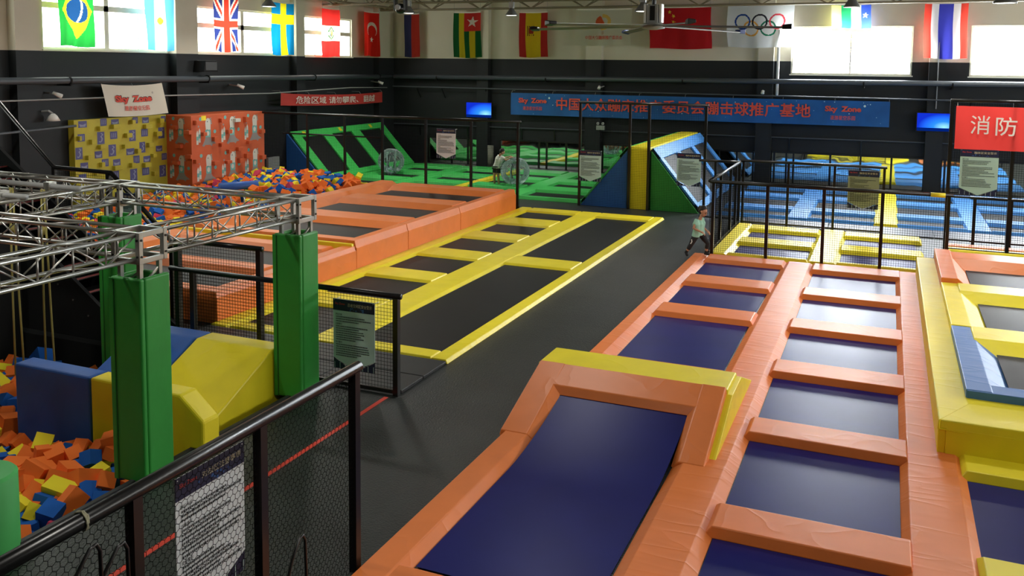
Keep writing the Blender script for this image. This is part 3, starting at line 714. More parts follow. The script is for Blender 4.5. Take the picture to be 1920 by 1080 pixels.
def frame_pad(x0, x1, y0, y1, th, ins, m, label, name='frame_pad'): bar(t, x0, x1, y0, y1, zt - .04, zt + th, ins, m, label, name)
frame_pad(1.15, 1.78, 13.4, 16.72, .12, (.0, .32, 0, 0), BD, 'blue frame pad')
frame_pad(1.16, 5.2, 13.38, 13.85, .11, (.0, 0, 0, .12), BD, 'blue frame pad')
frame_pad(1.15, 1.78, 16.74, 20.05, .13, (.0, .32, 0, 0), YX, 'yellow frame pad')
frame_pad(1.35, 5.2, 15.55, 16.85, .14, (.1, 0, .45, .12), Y0, 'yellow frame pad')
frame_pad(1.35, 5.2, 18.8, 20.1, .16, (.1, 0, .5, .12), Y0, 'yellow frame pad')
frame_pad(1.15, 1.78, 20.08, 23.3, .22, (.0, .32, 0, 0), OX, 'orange frame pad')
frame_pad(1.35, 5.2, 21.9, 23.3, .20, (.1, 0, .5, .12), O0, 'orange frame pad')
for y0, y1 in ((13.8, 15.6), (16.8, 18.9), (20.05, 22.0)): bed(t, 1.72, 5.1, y0, y1, zt + .02, BLACKBED)

# small yellow deck behind the low net fence
t = thing('trampoline_deck', 'small yellow-padded trampoline deck with four navy beds inside the low net fence', 'trampoline', (-1.5, 26, 0))
zs, zb = .09, .012
bar(t, -4.22, -3.68, 23.62, 28.62, 0, zs, (.02, .17, .02, .02), Y0, name='edge_pad')
bar(t, -1.80, -1.00, 23.62, 28.62, 0, zs, (.1, .1, .02, .02), Y0, name='centre_pad')
for x0, x1 in ((-3.82, -1.7), (-1.1, 1.05)):
    for y0, y1 in ((23.55, 23.85), (25.32, 26.25), (27.55, 28.45)): bar(t, x0, x1, y0, y1, 0, zs + .03, (.08, .08, .05, .12), Y0)
for x0, x1 in ((-3.68, -1.80), (-1.0, .88)):
    for y0, y1 in ((23.85, 25.32), (26.25, 27.55)): bed(t, x0, x1, y0, y1, zb, NAVY)
GLOSSY = mat('glossy_mat', (44, 46, 50), .34, spec=.9, bump=(30, 30, 30), bstr=.25, bdist=.01)
for i_, (x0, x1, lb) in enumerate(((-4.15, -1.6, 'left'), (-1.58, 1.4, 'middle'), (1.42, 5.2, 'right'))):
    tag(build('floor_mat', MB().box(x0, x1, 28.9, 30.22, 0, .04), GLOSSY, None, .01), 'shiny black floor mat before the blue trampolines, %s one of the row' % lb, 'mat', 'shiny mats before the blue trampolines')
# blue deck at the back
t = thing('trampoline_deck', 'blue-padded trampoline deck with a yellow middle strip before the far mirrors', 'trampoline', (0, 34.5, 0))
zs, zb = .10, .012
bar(t, -.30, .44, 30.3, 38.7, 0, zs + .01, (.04, .04, .02, .02), Y0, 'yellow middle strip', name='centre_pad')
bar(t, -2.98, -2.26, 30.35, 38.7, 0, zs, (.05, .05, .02, .02), B0, name='centre_pad')
bar(t, 2.36, 3.10, 30.35, 38.7, 0, zs, (.05, .05, .02, .02), B0, name='centre_pad')
for x0, x1 in ((-5.25, -2.9), (-2.34, -.22), (.36, 2.44), (3.02, 5.3)):
    for y0, y1 in ((30.3, 30.52), (31.9, 32.72), (34.75, 35.9), (37.4, 38.7)): bar(t, x0, x1, y0, y1, 0, zs + .03, (.05, .05, .05, .10), B0)
for x0, x1 in ((-5.2, -2.98), (-2.26, -.30), (.44, 2.36), (3.1, 5.2)):
    for y0, y1 in ((30.52, 31.9), (32.72, 34.75), (35.9, 37.4)): bed(t, x0, x1, y0, y1, zb, BLACKBED)
# green deck at the back left
t = thing('trampoline_deck', 'green-padded trampoline deck with black beds at the back left', 'trampoline', (-16, 34.6, 0))
bar(t, -16.06, -15.6, 30.65, 38.7, 0, zs + .01, (.04, .04, .02, .02), Y0, 'yellow strip', name='centre_pad')
for x0, x1 in ((-13.46, -12.64), (-18.95, -18.1), (-21.6, -20.95)): bar(t, x0, x1, 30.65, 38.75, 0, zs, (.06, .06, .02, .02), GV, name='centre_pad')
for x0, x1 in ((-21.05, -18.85), (-18.2, -15.98), (-15.68, -13.4), (-12.72, -10.0)):
    for y0, y1 in ((30.6, 30.92), (32.5, 33.7), (35.08, 36.15), (37.6, 38.75)): bar(t, x0, x1, y0, y1, 0, zs + .03, (.05, .05, .05, .10), GV)
for x0, x1 in ((-20.95, -18.95), (-18.1, -16.06), (-15.6, -13.46), (-12.64, -10.1)):
    for y0, y1 in ((30.92, 32.5), (33.7, 35.08), (36.15, 37.6)): bed(t, x0, x1, y0, y1, zb, BLACKBED)
# slopes: pads and beds laid on an inclined plane between (xa,za) and (xb,zb)
def incline(t, xa, za, xb, zb2, y0, y1, rows, cross, m, bedm):
    L = math.hypot(xb - xa, zb2 - za); ux, uz = (xb - xa) / L, (zb2 - za) / L
    nx, nz = (-uz, ux) if ux > 0 else (uz, -ux)
    def P(s_, y, d): return (xa + ux * s_ + nx * d, y, za + uz * s_ + nz * d)
    def slab(s0, s1, ya, yb, d0, d1, mm, name, bv=.012):
        vs = [P(s0, ya, d0), P(s1, ya, d0), P(s1, yb, d0), P(s0, yb, d0), P(s0, ya, d1), P(s1, ya, d1), P(s1, yb, d1), P(s0, yb, d1)]
        build(name, MB().add(vs, [(3, 2, 1, 0), (4, 5, 6, 7), (0, 1, 5, 4), (1, 2, 6, 5), (2, 3, 7, 6), (3, 0, 4, 7)]), mm, t, bv)
    slab(0, L, y0, y1, -.02, .01, bedm, 'jump_bed', 0)
    for ya, yb in rows: slab(0, L, ya, yb, .012, .09, m, 'slope_pad')
    for s0, s1 in cross: slab(s0, s1, y0, y1, .012, .10, m, 'cross_pad')
t = thing('wall_trampoline', 'sloping green-framed trampoline leaning on the left wall', 'trampoline', (-22.5, 35, 0))
incline(t, -23.45, 2.0, -21.6, 0.05, 31.2, 38.7, [(31.2, 31.75), (33.3, 34.0), (35.6, 36.3), (38.2, 38.7)], [(0, .32), (2.4, 2.68)], GV, BLACKBED)
for y in (31.95, 34.7, 37.3): build('sticker', MB().add([(-23.45 + 1.85 * s_ / 2.69 + .073, y + dy, 2.0 - 1.95 * s_ / 2.69 + .072) for s_, dy in ((.06, 0), (.06, .22), (.26, .22), (.26, 0))], [(0, 3, 2, 1)]), Y0, t, label='yellow sticker')
build('side_board', MB().prism([(-23.5, 0), (-23.5, 2.02), (-21.6, .03), (-21.6, 0)], 'y', 31.1, 31.2), WALLBLUE, t, label='blue triangular side board')
t = thing('ridge_trampoline', 'tent-shaped double slope trampoline with blue, yellow and green end boards', 'trampoline', (-7.95, 34.5, 0))
build('end_board', MB().prism([(-10.08, 0), (-8.36, 0), (-8.36, 2.06)], 'y', 30.3, 30.4), WALLBLUE, t, .008, label='blue triangular end board')
build('end_board', MB().prism([(-8.32, 0), (-7.57, 0), (-7.57, 2.12), (-8.32, 2.12)], 'y', 30.26, 30.4), Y0, t, .008, label='yellow middle end board')
build('end_board', MB().prism([(-7.52, 0), (-5.84, 0), (-7.52, 2.06)], 'y', 30.3, 30.4), mat('green_board', (48, 148, 58), .5, var=.05), t, .008, label='green triangular end board')
build('ridge_pad', MB().frustum(-8.34, -7.55, 30.28, 38.7, 2.06, 2.18, (.03, .03, .02, .02)), Y0, t, .02, label='yellow ridge pad')
build('frame_box', MB().prism([(-9.9, 0), (-6.0, 0), (-7.6, 2.0), (-8.3, 2.0)], 'y', 30.42, 38.7), CHARCOAL, t)
incline(t, -7.55, 2.1, -5.84, 0.03, 30.4, 38.7, [(30.4, 30.8), (33.0, 33.5), (35.6, 36.1), (38.2, 38.7)], [(0, .45), (2.4, 2.66)], B0, BLACKBED)
incline(t, -8.35, 2.1, -10.06, 0.03, 30.4, 38.7, [(30.4, 30.8), (33.0, 33.5), (35.6, 36.1), (38.2, 38.7)], [(0, .45), (2.4, 2.66)], GV, BLACKBED)
# low pads by the right portal
t = thing('edge_pad', 'low orange and yellow edge pad under the right net portal', 'pad', (3, 27.3, 0))
t.name = 'low_step'; ROOT['low_step'] = Vector((3, 27.3, 0))
build('orange_section', MB().frustum(1.66, 5.0, 27.3, 27.75, 0, .12, (.02, 0, .04, .04)), O0, t, .015)
build('yellow_section', MB().frustum(1.66, 5.0, 26.8, 27.28, 0, .10, (.02, 0, .04, .02)), Y0, t, .015)
bpy.context.view_layer.update()

# ------------------------------------------------------------------ net fences
def net_mesh(F, w_, z0, z1, pitch=.055, th=.0028, diamond=False):
    mb = MB()
    def strand(a, b):
        a, b = Vector(a), Vector(b); t = (b - a).normalized(); n = F.n; s = t.cross(n)
        vs = [p + n * x * th + s * y * th for p in (a, b) for x, y in ((1, 0), (0, 1), (-1, 0), (0, -1))]
        mb.add(vs, [(0, 1, 5, 4), (1, 2, 6, 5), (2, 3, 7, 6), (3, 0, 4, 7)])
    if not diamond:
        for i in range(1, int(w_ / pitch) + 1): strand(F.p(i * pitch, z0), F.p(i * pitch, z1))
        for j in range(0, int((z1 - z0) / pitch) + 1): strand(F.p(0, z0 + j * pitch), F.p(w_, z0 + j * pitch))
    else:                                                # honeycomb net with upright cell sides
        hx, hz, d = pitch / 2, pitch * .86, pitch * .27
        nc, nr = int(w_ / hx), int((z1 - z0) / hz)
        for r_ in range(nr):
            P = lambda i, rr: F.p(i * hx, z0 + rr * hz + ((i + rr) % 2) * d)
            for i in range(nc):
                strand(P(i, r_), P(i + 1, r_))
                if (i + r_) % 2 and r_ + 1 < nr: strand(P(i, r_), P(i, r_ + 1))
    return mb
def fence(label, o, u, length, z0, z1, posts, post_w=.08, rails=None, net=True, mid=None, rail_r=.045, post_top=None, diamond=False, bottom=True, pitch=.055, th=.0028, extra_label=None):
    F = Face((o[0], o[1], 0), u)
    t = thing('net_fence', label, 'fence', (F.p(length / 2, 0)[0], F.p(length / 2, 0)[1], max(0, z0 - .1)))
    build('top_rail', MB().tube([F.p(-.04, z1), F.p(length + .04, z1)], rail_r, 10), BLACK, t, smooth=True)
    for q in (mid or []): build('middle_rail', MB().tube([F.p(q[1] if len(q) > 1 else 0, q[0]), F.p(q[2] if len(q) > 2 else length, q[0])], .03, 8), BLACK, t, smooth=True)
    if bottom: build('bottom_rail', MB().bar(F.p(0, z0), F.p(length, z0), .05), BLACK, t)
    for p in posts:
        a, zb_, zt_ = p if isinstance(p, tuple) else (p, 0, z1 - .01)
        build('post', MB().bar(F.p(a, zb_), F.p(a, zt_), post_w), BLACK, t)
    if net: build('net', net_mesh(F, length, z0, z1, pitch, th, diamond), NETM, t)
    return t, F
fence('black net fence between the front navy beds and the small yellow deck', (-4.18, 23.5), (1, 0, 0), 5.65, .14, 2.0, [.04, 1.42, 2.79, 4.14, 5.6], .075, bottom=False)
fence('black net fence along the left side of the small yellow deck', (-4.26, 23.62), (0, 1, 0), 5.2, .1, 2.0, [.6, 1.7, 3.4, 4.4, 5.15], .075)
fence('black net fence behind the small yellow deck', (-4.2, 28.78), (1, 0, 0), 4.2, .1, 2.05, [.05, 1.42, 2.77, 4.17], .07)
fence('black net fence between the tall portal and the low net fence corner', (-5.6, 29.2), (1, 0, 0), 1.3, .1, 1.95, [.5, 1.26], .07)
fence('black net fence at the right behind the tall portal with the red banner', (2.3, 28.4), (1, 0, 0), 3.2, .1, 1.35, [.08, 1.0, 2.1, 3.15], .08)
fence('tall black net fence along the far edge of the foam pit', (-22.4, 28.25), (1, 0, 0), 10.8, .1, 3.05, [2.05, 3.72, 5.35, 7.15, 8.95, 10.72], .08, mid=[(2.28, .9, 5.3)], pitch=.06)
t, F = fence('tall black net portal around the tent-shaped double slope', (-10.1, 30.18), (1, 0, 0), 4.5, .02, 3.70, [.02, 1.84, 2.52, 4.46], .085, bottom=False, pitch=.06)
t, F = fence('tall black net portal on the right carrying the red fire banner', (1.58, 26.95), (1, 0, 0), 3.6, .1, 4.16, [0, 1.5, 3.5], .09, mid=[(1.54,)], pitch=.06)
t, F = fence('low black net fence with a safety sign before the yellow deck', (-11.0, 11.42), (1, 0, 0), 4.38, .06, 1.53, [.45, (4.34, 0, 1.5)], .085)
t, F = fence('taller black net panel with two posts left of the safety sign fence', (-10.96, 11.50), (1, 0, 0), 1.74, .1, 2.0, [.02, 1.72], .09)
t, F = fence('black net fence with a thick top rail nearest the camera', (-4.66, 1.6), (0, 1, 0), 5.62, .02, 2.05, [.45, 1.6, 2.83, 4.17, (5.58, 0, 2.03)], .083, rail_r=.055, bottom=False, diamond=True, pitch=.058, th=.0024)
for a, z, w_ in ((4.61, .87, .30), (2.43, 1.90, .34), (2.65, 1.80, .34)):   # bent steel loops standing against the fence
    build('brace', MB().tube([F.p(a - w_ * 1.9, .0, .14), F.p(a - w_ * .55, z - .14, .1), F.p(a - .06, z, .1), F.p(a - .01, z + .01, .1), F.p(a + .02, z - .05, .1), F.p(a + .05, .0, .1)], .014, 8), BLACK, t, smooth=True)
tag(build('tie_cord', MB().tube([F.p(2.40 + .012 * math.sin(i * 1.3), 2.05 + .066 * math.sin(i * .7), .0 + .066 * math.cos(i * .7)) for i in range(30)], .006, 5), mat('cord', (150, 146, 120), .8)), 'pale cord knotted round the thick near rail', 'cord')
tag(build('warning_tag', MB().tube([(1.02, 23.5, 2.0), (1.34, 23.5, 1.995)], .055, 10), Y0, smooth=True), 'yellow sleeve on the rail near the right portal', 'sleeve')

# ------------------------------------------------------------------ signs
NAVYP = mat('sign_navy', (20, 26, 58), .5, var=.3, vscale=6); SIGNW = mat('sign_board', (184, 210, 204), .45); SIGNT = mat('sign_ink', (34, 42, 46), .6)
GOLD = mat('sign_gold', (190, 180, 150), .6); SIGNR = mat('sign_red', (180, 52, 50), .6); SIGNB = mat('sign_blue', (52, 92, 150), .6)
def sign(label, o, u, w_, h, title, m=SIGNW, heads=True, seed=1):
    rnd = random.Random(seed)
    F = Face(o, u)
    t = thing('safety_sign', label, 'sign', (F.p(w_ / 2, 0)[0], F.p(w_ / 2, 0)[1], o[2]))
    q = MB(); F.slab(q, 0, w_, h * .16, h, -.012, 0); pts = [(0, h * .16), (w_ * .5, 0), (w_, h * .16)]
    build('board', q, m, t)
    q = MB(); q.add([F.p(a, b, d) for d in (-.012, 0) for a, b in pts], [(2, 1, 0), (3, 4, 5), (0, 1, 4, 3), (1, 2, 5, 4)]); build('pointed_tip', q, m, t)
    q = MB(); F.slab(q, 0, w_, h * .84, h, 0, .004); build('header', q, NAVYP, t)
    q = MB()
    F.poly(q, [(0, -.0), (w_ * .42, .0), (0, h * .15)], -.006); F.poly(q, [(w_, .0), (w_, h * .15), (w_ * .58, .0)], -.006); build('corner', q, NAVYP, t)
    q = MB()
    for a, b in ((.02, .30), (.70, .98)):
        for x in (.04, .5, .96):
            x0 = (a + (b - a) * x) * w_; q.add([F.p(x0 - .004, .005, .0), F.p(x0 + .004, .005, .0), F.p(x0 + .004, h * .09, .0), F.p(x0 - .004, h * .09, .0)], [(0, 1, 2, 3)])
    build('corner_lattice', q, SIGNW, t)
    q = MB(); write(q, F, 'Sky Zone', w_ * .05, w_ * .29, h * .915, h * .955, .008, bold=.02); build('logo', q, SIGNR, t)
    q = MB(); write(q, F, title, w_ * .36, w_ * .94, h * .905, h * .955, .008, bold=.006); build('title', q, GOLD, t)
    q = MB()
    for i in range(9):
        r_ = .012 * rnd.uniform(.6, 1.4); F.disc(q, w_ * rnd.uniform(.3, .75), h * rnd.uniform(.85, .9), r_, .007)
    build('header_glow', q, SIGNB, t)
    q = MB()
    y = h * .80
    for sec, nl in (('游玩介绍', 3), ('注意事项', 7), ('安全警示', 6)):
        write(q, F, sec, w_ * .06, w_ * .22, y - .030 * h, y, .006, bold=.012); y -= .042 * h
        for i in range(nl):
            x = w_ * .07; xe = w_ * rnd.uniform(.5, .95)
            while x < xe:                                        # lines of print too small to read
                d = w_ * rnd.uniform(.012, .022); q.add([F.p(x, y - .016 * h, .006), F.p(x + d, y - .016 * h, .006), F.p(x + d, y, .006), F.p(x, y, .006)], [(0, 1, 2, 3)]); x += d + w_ * .008
            y -= .0315 * h
    build('print', q, SIGNT, t)
    for a in (.03, .97): build('tie', MB().tube([F.p(w_ * a, h * .985, .006), F.p(w_ * a, h * .985, -.16)], .006, 5), WHITE, t)
    return t
sign('pale safety sign on the low net fence before the yellow deck', (-7.75, 11.37, .30), (1, 0, 0), .74, 1.09, '忍者空间区安全警示', seed=2)
sign('white safety sign behind the net of the fence nearest the camera', (-4.70, 4.855, .85), (0, 1, 0), .757, 1.09, '对战区注意事项', mat('sign_white', (226, 230, 232), .5), seed=3)
sign('white safety sign hanging on the tall net before the green trampolines', (-14.79, 28.18, 1.66), (1, 0, 0), .76, 1.06, '蹦床区安全警示', mat('sign_white', (205, 210, 212), .5), seed=4)
sign('pale safety sign on the portal left of the blue triangular board', (-10.06, 30.1, .90), (1, 0, 0), .80, 1.10, '蹦床区安全警示', seed=5)
sign('pale safety sign on the portal before the right blue slope', (-6.57, 30.1, .95), (1, 0, 0), .82, 1.12, '蹦床区安全警示', seed=6)
sign('olive safety sign hanging behind the small yellow deck', (-1.04, 28.7, .78), (1, 0, 0), .88, 1.16, '蹦床区安全警示', mat('sign_olive', (134, 140, 116), .5), seed=7)
sign('pale safety sign on the right portal under the red banner', (1.84, 26.87, 1.62), (1, 0, 0), .92, 1.24, '蹦床区安全警示', mat('sign_green', (176, 204, 186), .45), seed=8)
sign('pale blank-looking sign hanging in the net behind the aluminium truss', (-13.3, 12.42, 1.62), (1, 0, 0), .62, .92, '安全警示', mat('sign_teal', (120, 146, 140), .5), seed=9)
FRB = Face((1.68, 26.88, 2.86), (1, 0, -.006))
o, fw = cloth_banner('red fire safety banner with two white characters hung on the right portal', FRB, 3.3, 1.16, mat('fire_banner', (230, 62, 56), .6, trans=.2), .0, .015, tie=.1)
q = MB(); write(q, fw, '消', .36, .82, .42, .92, .03, bold=.004); build('lettering', q, WLETTER, o); q = MB(); write(q, fw, '防', .96, 1.46, .40, .90, .03, bold=.004)
build('lettering', q, WLETTER, o)

# ------------------------------------------------------------------ foam pits
FOAM = {'orange': mat('orange_foam', (236, 118, 48), .8, spec=.2), 'blue': mat('blue_foam', (28, 92, 178), .8, spec=.2), 'yellow': mat('yellow_foam', (238, 222, 50), .8, spec=.2), 'pink': mat('pink_foam', (214, 74, 104), .8, spec=.2)}
COLS = ['orange'] * 11 + ['blue'] * 6 + ['yellow'] * 6 + ['pink']
def view(p):
    d = Vector(p) - Vector((0, 0, CAMZ)); z = d.dot(_f)
    return (960 + 1675.62 * d.dot(_r2) / z, 274.61 - 1675.62 * d.dot(_u2) / z, z)
def pit_points(x0, x1, y0, y1, step, hf, rnd, layers=1):
    out = []
    for L in range(layers):
        y = y0 + step * .5 * (L % 2)
        while y < y1:
            x = x0 + step * .5 * (L % 2)
            while x < x1:
                px, py = x + rnd.uniform(-.35, .35) * step, y + rnd.uniform(-.35, .35) * step
                out.append((px, py, hf(px, py) + rnd.uniform(-.10, .10) - .16 * L))
                x += step
            y += step
    return out
rnd = random.Random(11)
def h_far(x, y):
    b = .32 + .46 * max(0, min(1, (y - 19) / 7)) + .10 * math.sin(x * 1.1) * math.sin(y * .7)
    if x > -18: b = min(b, .52 + .22 * max(0, min(1, (y - 24) / 3)))
    return b
def h_near(x, y): return -.20 + .12 * math.sin(x * 1.7 + y) * math.sin(y * 1.3) - .12 * max(0, min(1, (x + 9.0) / .6))
far = [p for p in pit_points(-22.2, -17.62, 13.65, 28.0, .245, h_far, rnd, 2) if not (p[0] > -17.45 and p[1] < 18.3 and False)]
far = [p for p in far if not (p[0] < -21.2 and False)]
near = pit_points(-13.95, -8.42, 3.25, 11.2, .25, h_near, rnd, 2)
cubes = []
for pit, pts in (('far', far), ('near', near)):
    for p in pts:
        if pit == 'near':
            if 8.45 < p[1] < 9.2 and -11.6 < p[0] < -7.9: continue          # vault block
            if 9.1 < p[1] < 11.3 and -11.2 < p[0] < -8.0: continue          # wedge block
            if math.hypot(p[0] + 8.25, p[1] - 6.0) < .34: continue
            if p[0] < -11.3 and 10.5 < p[1] : continue
        else:
            if p[0] < -22.2 and p[1] > 24.2: continue
        v = view(p)
        cubes.append((v[2], -60 < v[0] < 1980 and -40 < v[1] < 1130 and v[2] > 0, pit, p))
CB = [MB().box(-a / 2, a / 2, -b / 2, b / 2, -c / 2, c / 2) for a, b, c in ((.20, .20, .20), (.24, .2, .17), (.27, .16, .16))]
def cube_me(i, col):
    k = 'foam_%d_%s' % (i, col)
    if k not in bpy.data.meshes:
        me = bpy.data.meshes.new(k); me.from_pydata(CB[i].v, [], CB[i].f); me.materials.append(FOAM[col])
    return bpy.data.meshes[k]
lim = 0
cubes.sort(key=lambda c: c[0])
rest = {}
stuffmb = {'far': MB(), 'near': MB()}
inview = [c for c in cubes if c[1] and c[3][2] > -.45]
# top-layer cubes first within what is nearest
chosen = set(id(c) for c in [c for c in inview if c[2] == 'near'][:128]); 
farv = [c for c in inview if c[2] == 'far' and c[3][2] > h_far(c[3][0], c[3][1]) - .12]
chosen |= set(id(c) for c in farv[:290 - len(chosen)])
ck = list(FOAM)
for c in cubes:
    i = rnd.choice((0, 0, 0, 1, 2)); col = rnd.choice(COLS); s_ = rnd.uniform(.78, 1.28) * (1.10 if c[2] == 'near' else 1.0)
    rot = Matrix.Rotation(rnd.uniform(0, 6.28), 3, 'Z') @ Matrix.Rotation(rnd.gauss(0, .75), 3, 'X') @ Matrix.Rotation(rnd.gauss(0, .75), 3, 'Y')
    if id(c) in chosen:
        o = bpy.data.objects.new('foam_cube', cube_me(i, col)); C.objects.link(o)
        o.matrix_world = Matrix.Translation(c[3]) @ (rot.to_4x4()) @ Matrix.Scale(s_, 4)
        where = 'near foam pit under the aluminium trusses' if c[2] == 'near' else 'far foam pit before the climbing walls'
        tag(o, '%s foam cube heaped in the %s' % (col, where), 'foam cube', '%s foam cubes in the %s foam pit' % (col, c[2]))
    else:
        vs = [Vector(c[3]) + rot @ (Vector(v) * s_) for v in CB[i].v]
        stuffmb[c[2]].add(vs, CB[i].f, ck.index(col))
for k_, lb in (('far', 'heap of coloured foam cubes filling the far foam pit before the climbing walls'), ('near', 'heap of coloured foam cubes filling the near foam pit under the trusses')):
    o = build('foam_cubes', stuffmb[k_], [FOAM[k] for k in ck]); o['kind'] = 'stuff'; tag(o, lb, 'foam cubes')
tag(build('pit_roll', MB().tube([(-20.18, 23.16, .86), (-19.54, 24.25, .86)], .16, 14), ROYAL, None, smooth=True), 'long blue foam roll lying on the far foam pit', 'foam roll')
struct(build('trim_30', MB().box(-22.4, -17.1, 13.3, 13.45, 0, .35).box(-8.12, -8.06, 3.0, 11.4, 0, .03), DARKPAD))
tag(build('floor_tape', MB().box(-6.80, -6.73, 1.0, 11.3, 0, .004), REDTAPE), 'straight red tape line on the dark floor behind the near fence', 'tape')

# foam blocks, post pads and cylinder in the near pit
t = thing('vault_block', 'long blue and yellow foam block between the green columns', 'foam block', (-9.6, 8.83, -1))
pf = lambda x0, x1, ch=None: [(8.68, -1.0), (8.98, -1.0), (8.98, .7), (8.68, .7)]
build('blue_section', MB().prism([(8.67, -.99), (8.98, -.99), (8.98, .70), (8.67, .70)], 'x', -11.30, -9.86), ROYAL, t, .03, label='blue section')
build('yellow_section', MB().prism([(-9.84, -.99), (-8.10, -.99), (-8.10, .01), (-7.90, .02), (-7.90, .40), (-8.28, .70), (-9.84, .70)], 'y', 8.67, 8.98), Y0, t, .03, label='yellow section')
t = thing('wedge_block', 'large blue and yellow foam wedge behind the long foam block', 'foam block', (-9.6, 10.2, -1))
wp = [(9.2, -.99), (9.2, .0), (10.66, .70), (11.0, .70), (11.08, .55), (11.08, -.99)]
build('blue_section', MB().prism(wp, 'x', -11.0, -9.82), ROYAL, t, .03, label='blue section')
build('yellow_section', MB().add([(-9.80, y, z) for y, z in wp] + [(-8.37, y, z) for y, z in wp], [tuple(range(6))[::-1], tuple(range(6, 12))] + [(i, (i + 1) % 6, 6 + (i + 1) % 6, 6 + i) for i in range(6)]), Y0, t, .03, label='yellow section')
tag(build('padded_post', MB().lathe([(.34, -.99), (.34, .79), (.31, .82)], (-8.32, 5.95, 0), 32), CYLG, smooth=False), 'round green foam post in the near foam pit at the left edge', 'foam post')
for p in bpy.data.objects['padded_post'].data.polygons: p.use_smooth = abs(p.normal.z) < .5

# ------------------------------------------------------------------ aluminium trusses and green column pads
TZ0, TZ1 = 2.70, 2.985
def truss(label, a, b, wd=.30):
    a, b = Vector(a), Vector(b); u = (b - a).normalized(); s = Vector((-u.y, u.x, 0)); L = (b - a).length
    t = thing('aluminium_truss', label, 'truss', (a + b) / 2, 'aluminium trusses over the near foam pit')
    del t['group']
    for x in (-1, 1):
        for z in (TZ0, TZ1):
            p = s * x * wd / 2 + Vector((0, 0, z)); build('chord', MB().tube([Vector((a.x, a.y, 0)) + p, Vector((b.x, b.y, 0)) + p], .025, 10), STEEL, t, smooth=True)
    n_ = max(2, round(L / .42)); q = MB()
    for i in range(n_):
        p0, p1 = Vector((a.x, a.y, 0)) + u * (L * i / n_), Vector((a.x, a.y, 0)) + u * (L * (i + 1) / n_)
        for x in (-1, 1):
            o_ = s * x * wd / 2
            q.tube([p0 + o_ + Vector((0, 0, TZ0)), p0 + o_ + Vector((0, 0, TZ1))], .012, 6)
            z0, z1 = (TZ0, TZ1) if i % 2 else (TZ1, TZ0)
            q.tube([p0 + o_ + Vector((0, 0, z0)), p1 + o_ + Vector((0, 0, z1))], .010, 6)
        for z in (TZ0, TZ1):
            e = (1, -1) if i % 2 else (-1, 1)
            q.tube([p0 + s * e[0] * wd / 2 + Vector((0, 0, z)), p1 + s * e[1] * wd / 2 + Vector((0, 0, z))], .010, 6)
    build('lattice', q, STEEL, t, smooth=True)
    return t
KA, KB, KC = (-8.13, 7.93), (-8.1, 10.93), (-11.60, 10.93)
def corner(label, c):
    t = thing('truss_corner', label, 'truss corner', (c[0], c[1], TZ0))
    q = MB(); h = .19
    for sx in (-1, 1):
        for sy in (-1, 1): q.box(c[0] + sx * h - .03, c[0] + sx * h + .03, c[1] + sy * h - .03, c[1] + sy * h + .03, TZ0 - .06, TZ1 + .03)
    for z in (TZ0 - .03, TZ1):
        for s_ in (-1, 1):
            q.box(c[0] - h, c[0] + h, c[1] + s_ * h - .025, c[1] + s_ * h + .025, z - .03, z + .03); q.box(c[0] + s_ * h - .025, c[0] + s_ * h + .025, c[1] - h, c[1] + h, z - .03, z + .03)
    build('box_frame', q, STEEL, t, .006)
    q = MB()
    for sy in (-1, 1):
        for z in (TZ0 + .03, TZ1 - .06):
            build('bolt', MB().lathe([(.014, 0), (.014, .012)], (c[0] + h + .03, c[1] + sy * h, z), 8, ax='x'), BLACK, t)
            build('bolt', MB().lathe([(.014, -.012), (.014, 0)], (c[0] + sy * h, c[1] - h - .03, z), 8, ax='y'), BLACK, t)
truss('aluminium truss between the two right green columns', (KA[0], KA[1] + .19, TZ0), (KB[0], KB[1] - .19, TZ0))
truss('aluminium truss running from the front green column towards the camera', (KA[0], KA[1] - .19, TZ0), (-8.30, 2.2, TZ0))
truss('aluminium truss running left from the front green column', (KA[0] - .19, KA[1], TZ0), (-15.4, 7.93, TZ0))
truss('aluminium truss between the two far green columns', (KC[0] + .19, KC[1], TZ0), (KB[0] - .19, KB[1], TZ0))
truss('aluminium truss running left from the far left green column', (KC[0] - .19, KC[1], TZ0), (-17.2, 10.93, TZ0))
truss('aluminium truss from the far left green column towards the camera', (KC[0], KC[1] - .19, TZ0), (KC[0] - .0, 8.1, TZ0))
t = thing('clamp_pipe', 'upper grey clamp pipe laid across the trusses at the left edge', 'pipe', (-13.5, 10, 3)); build('pipe_run', MB().tube([(-16.2, 10.0, 3.03), (-11.4, 9.96, 3.03)], .045, 10), GREYW, t, smooth=True)
build('clamp', MB().box(-12.1, -11.98, 9.9, 10.05, 2.96, 3.1), STEEL, t, .01)
t = thing('clamp_pipe', 'lower grey clamp pipe ending over the trusses at the left edge', 'pipe', (-13.5, 9, 3)); build('pipe_run', MB().tube([(-16.2, 8.98, 3.03), (-11.35, 9.0, 3.03)], .045, 10), GREYW, t, smooth=True)
build('clamp', MB().box(-11.9, -11.78, 8.92, 9.08, 2.96, 3.1), STEEL, t, .01)
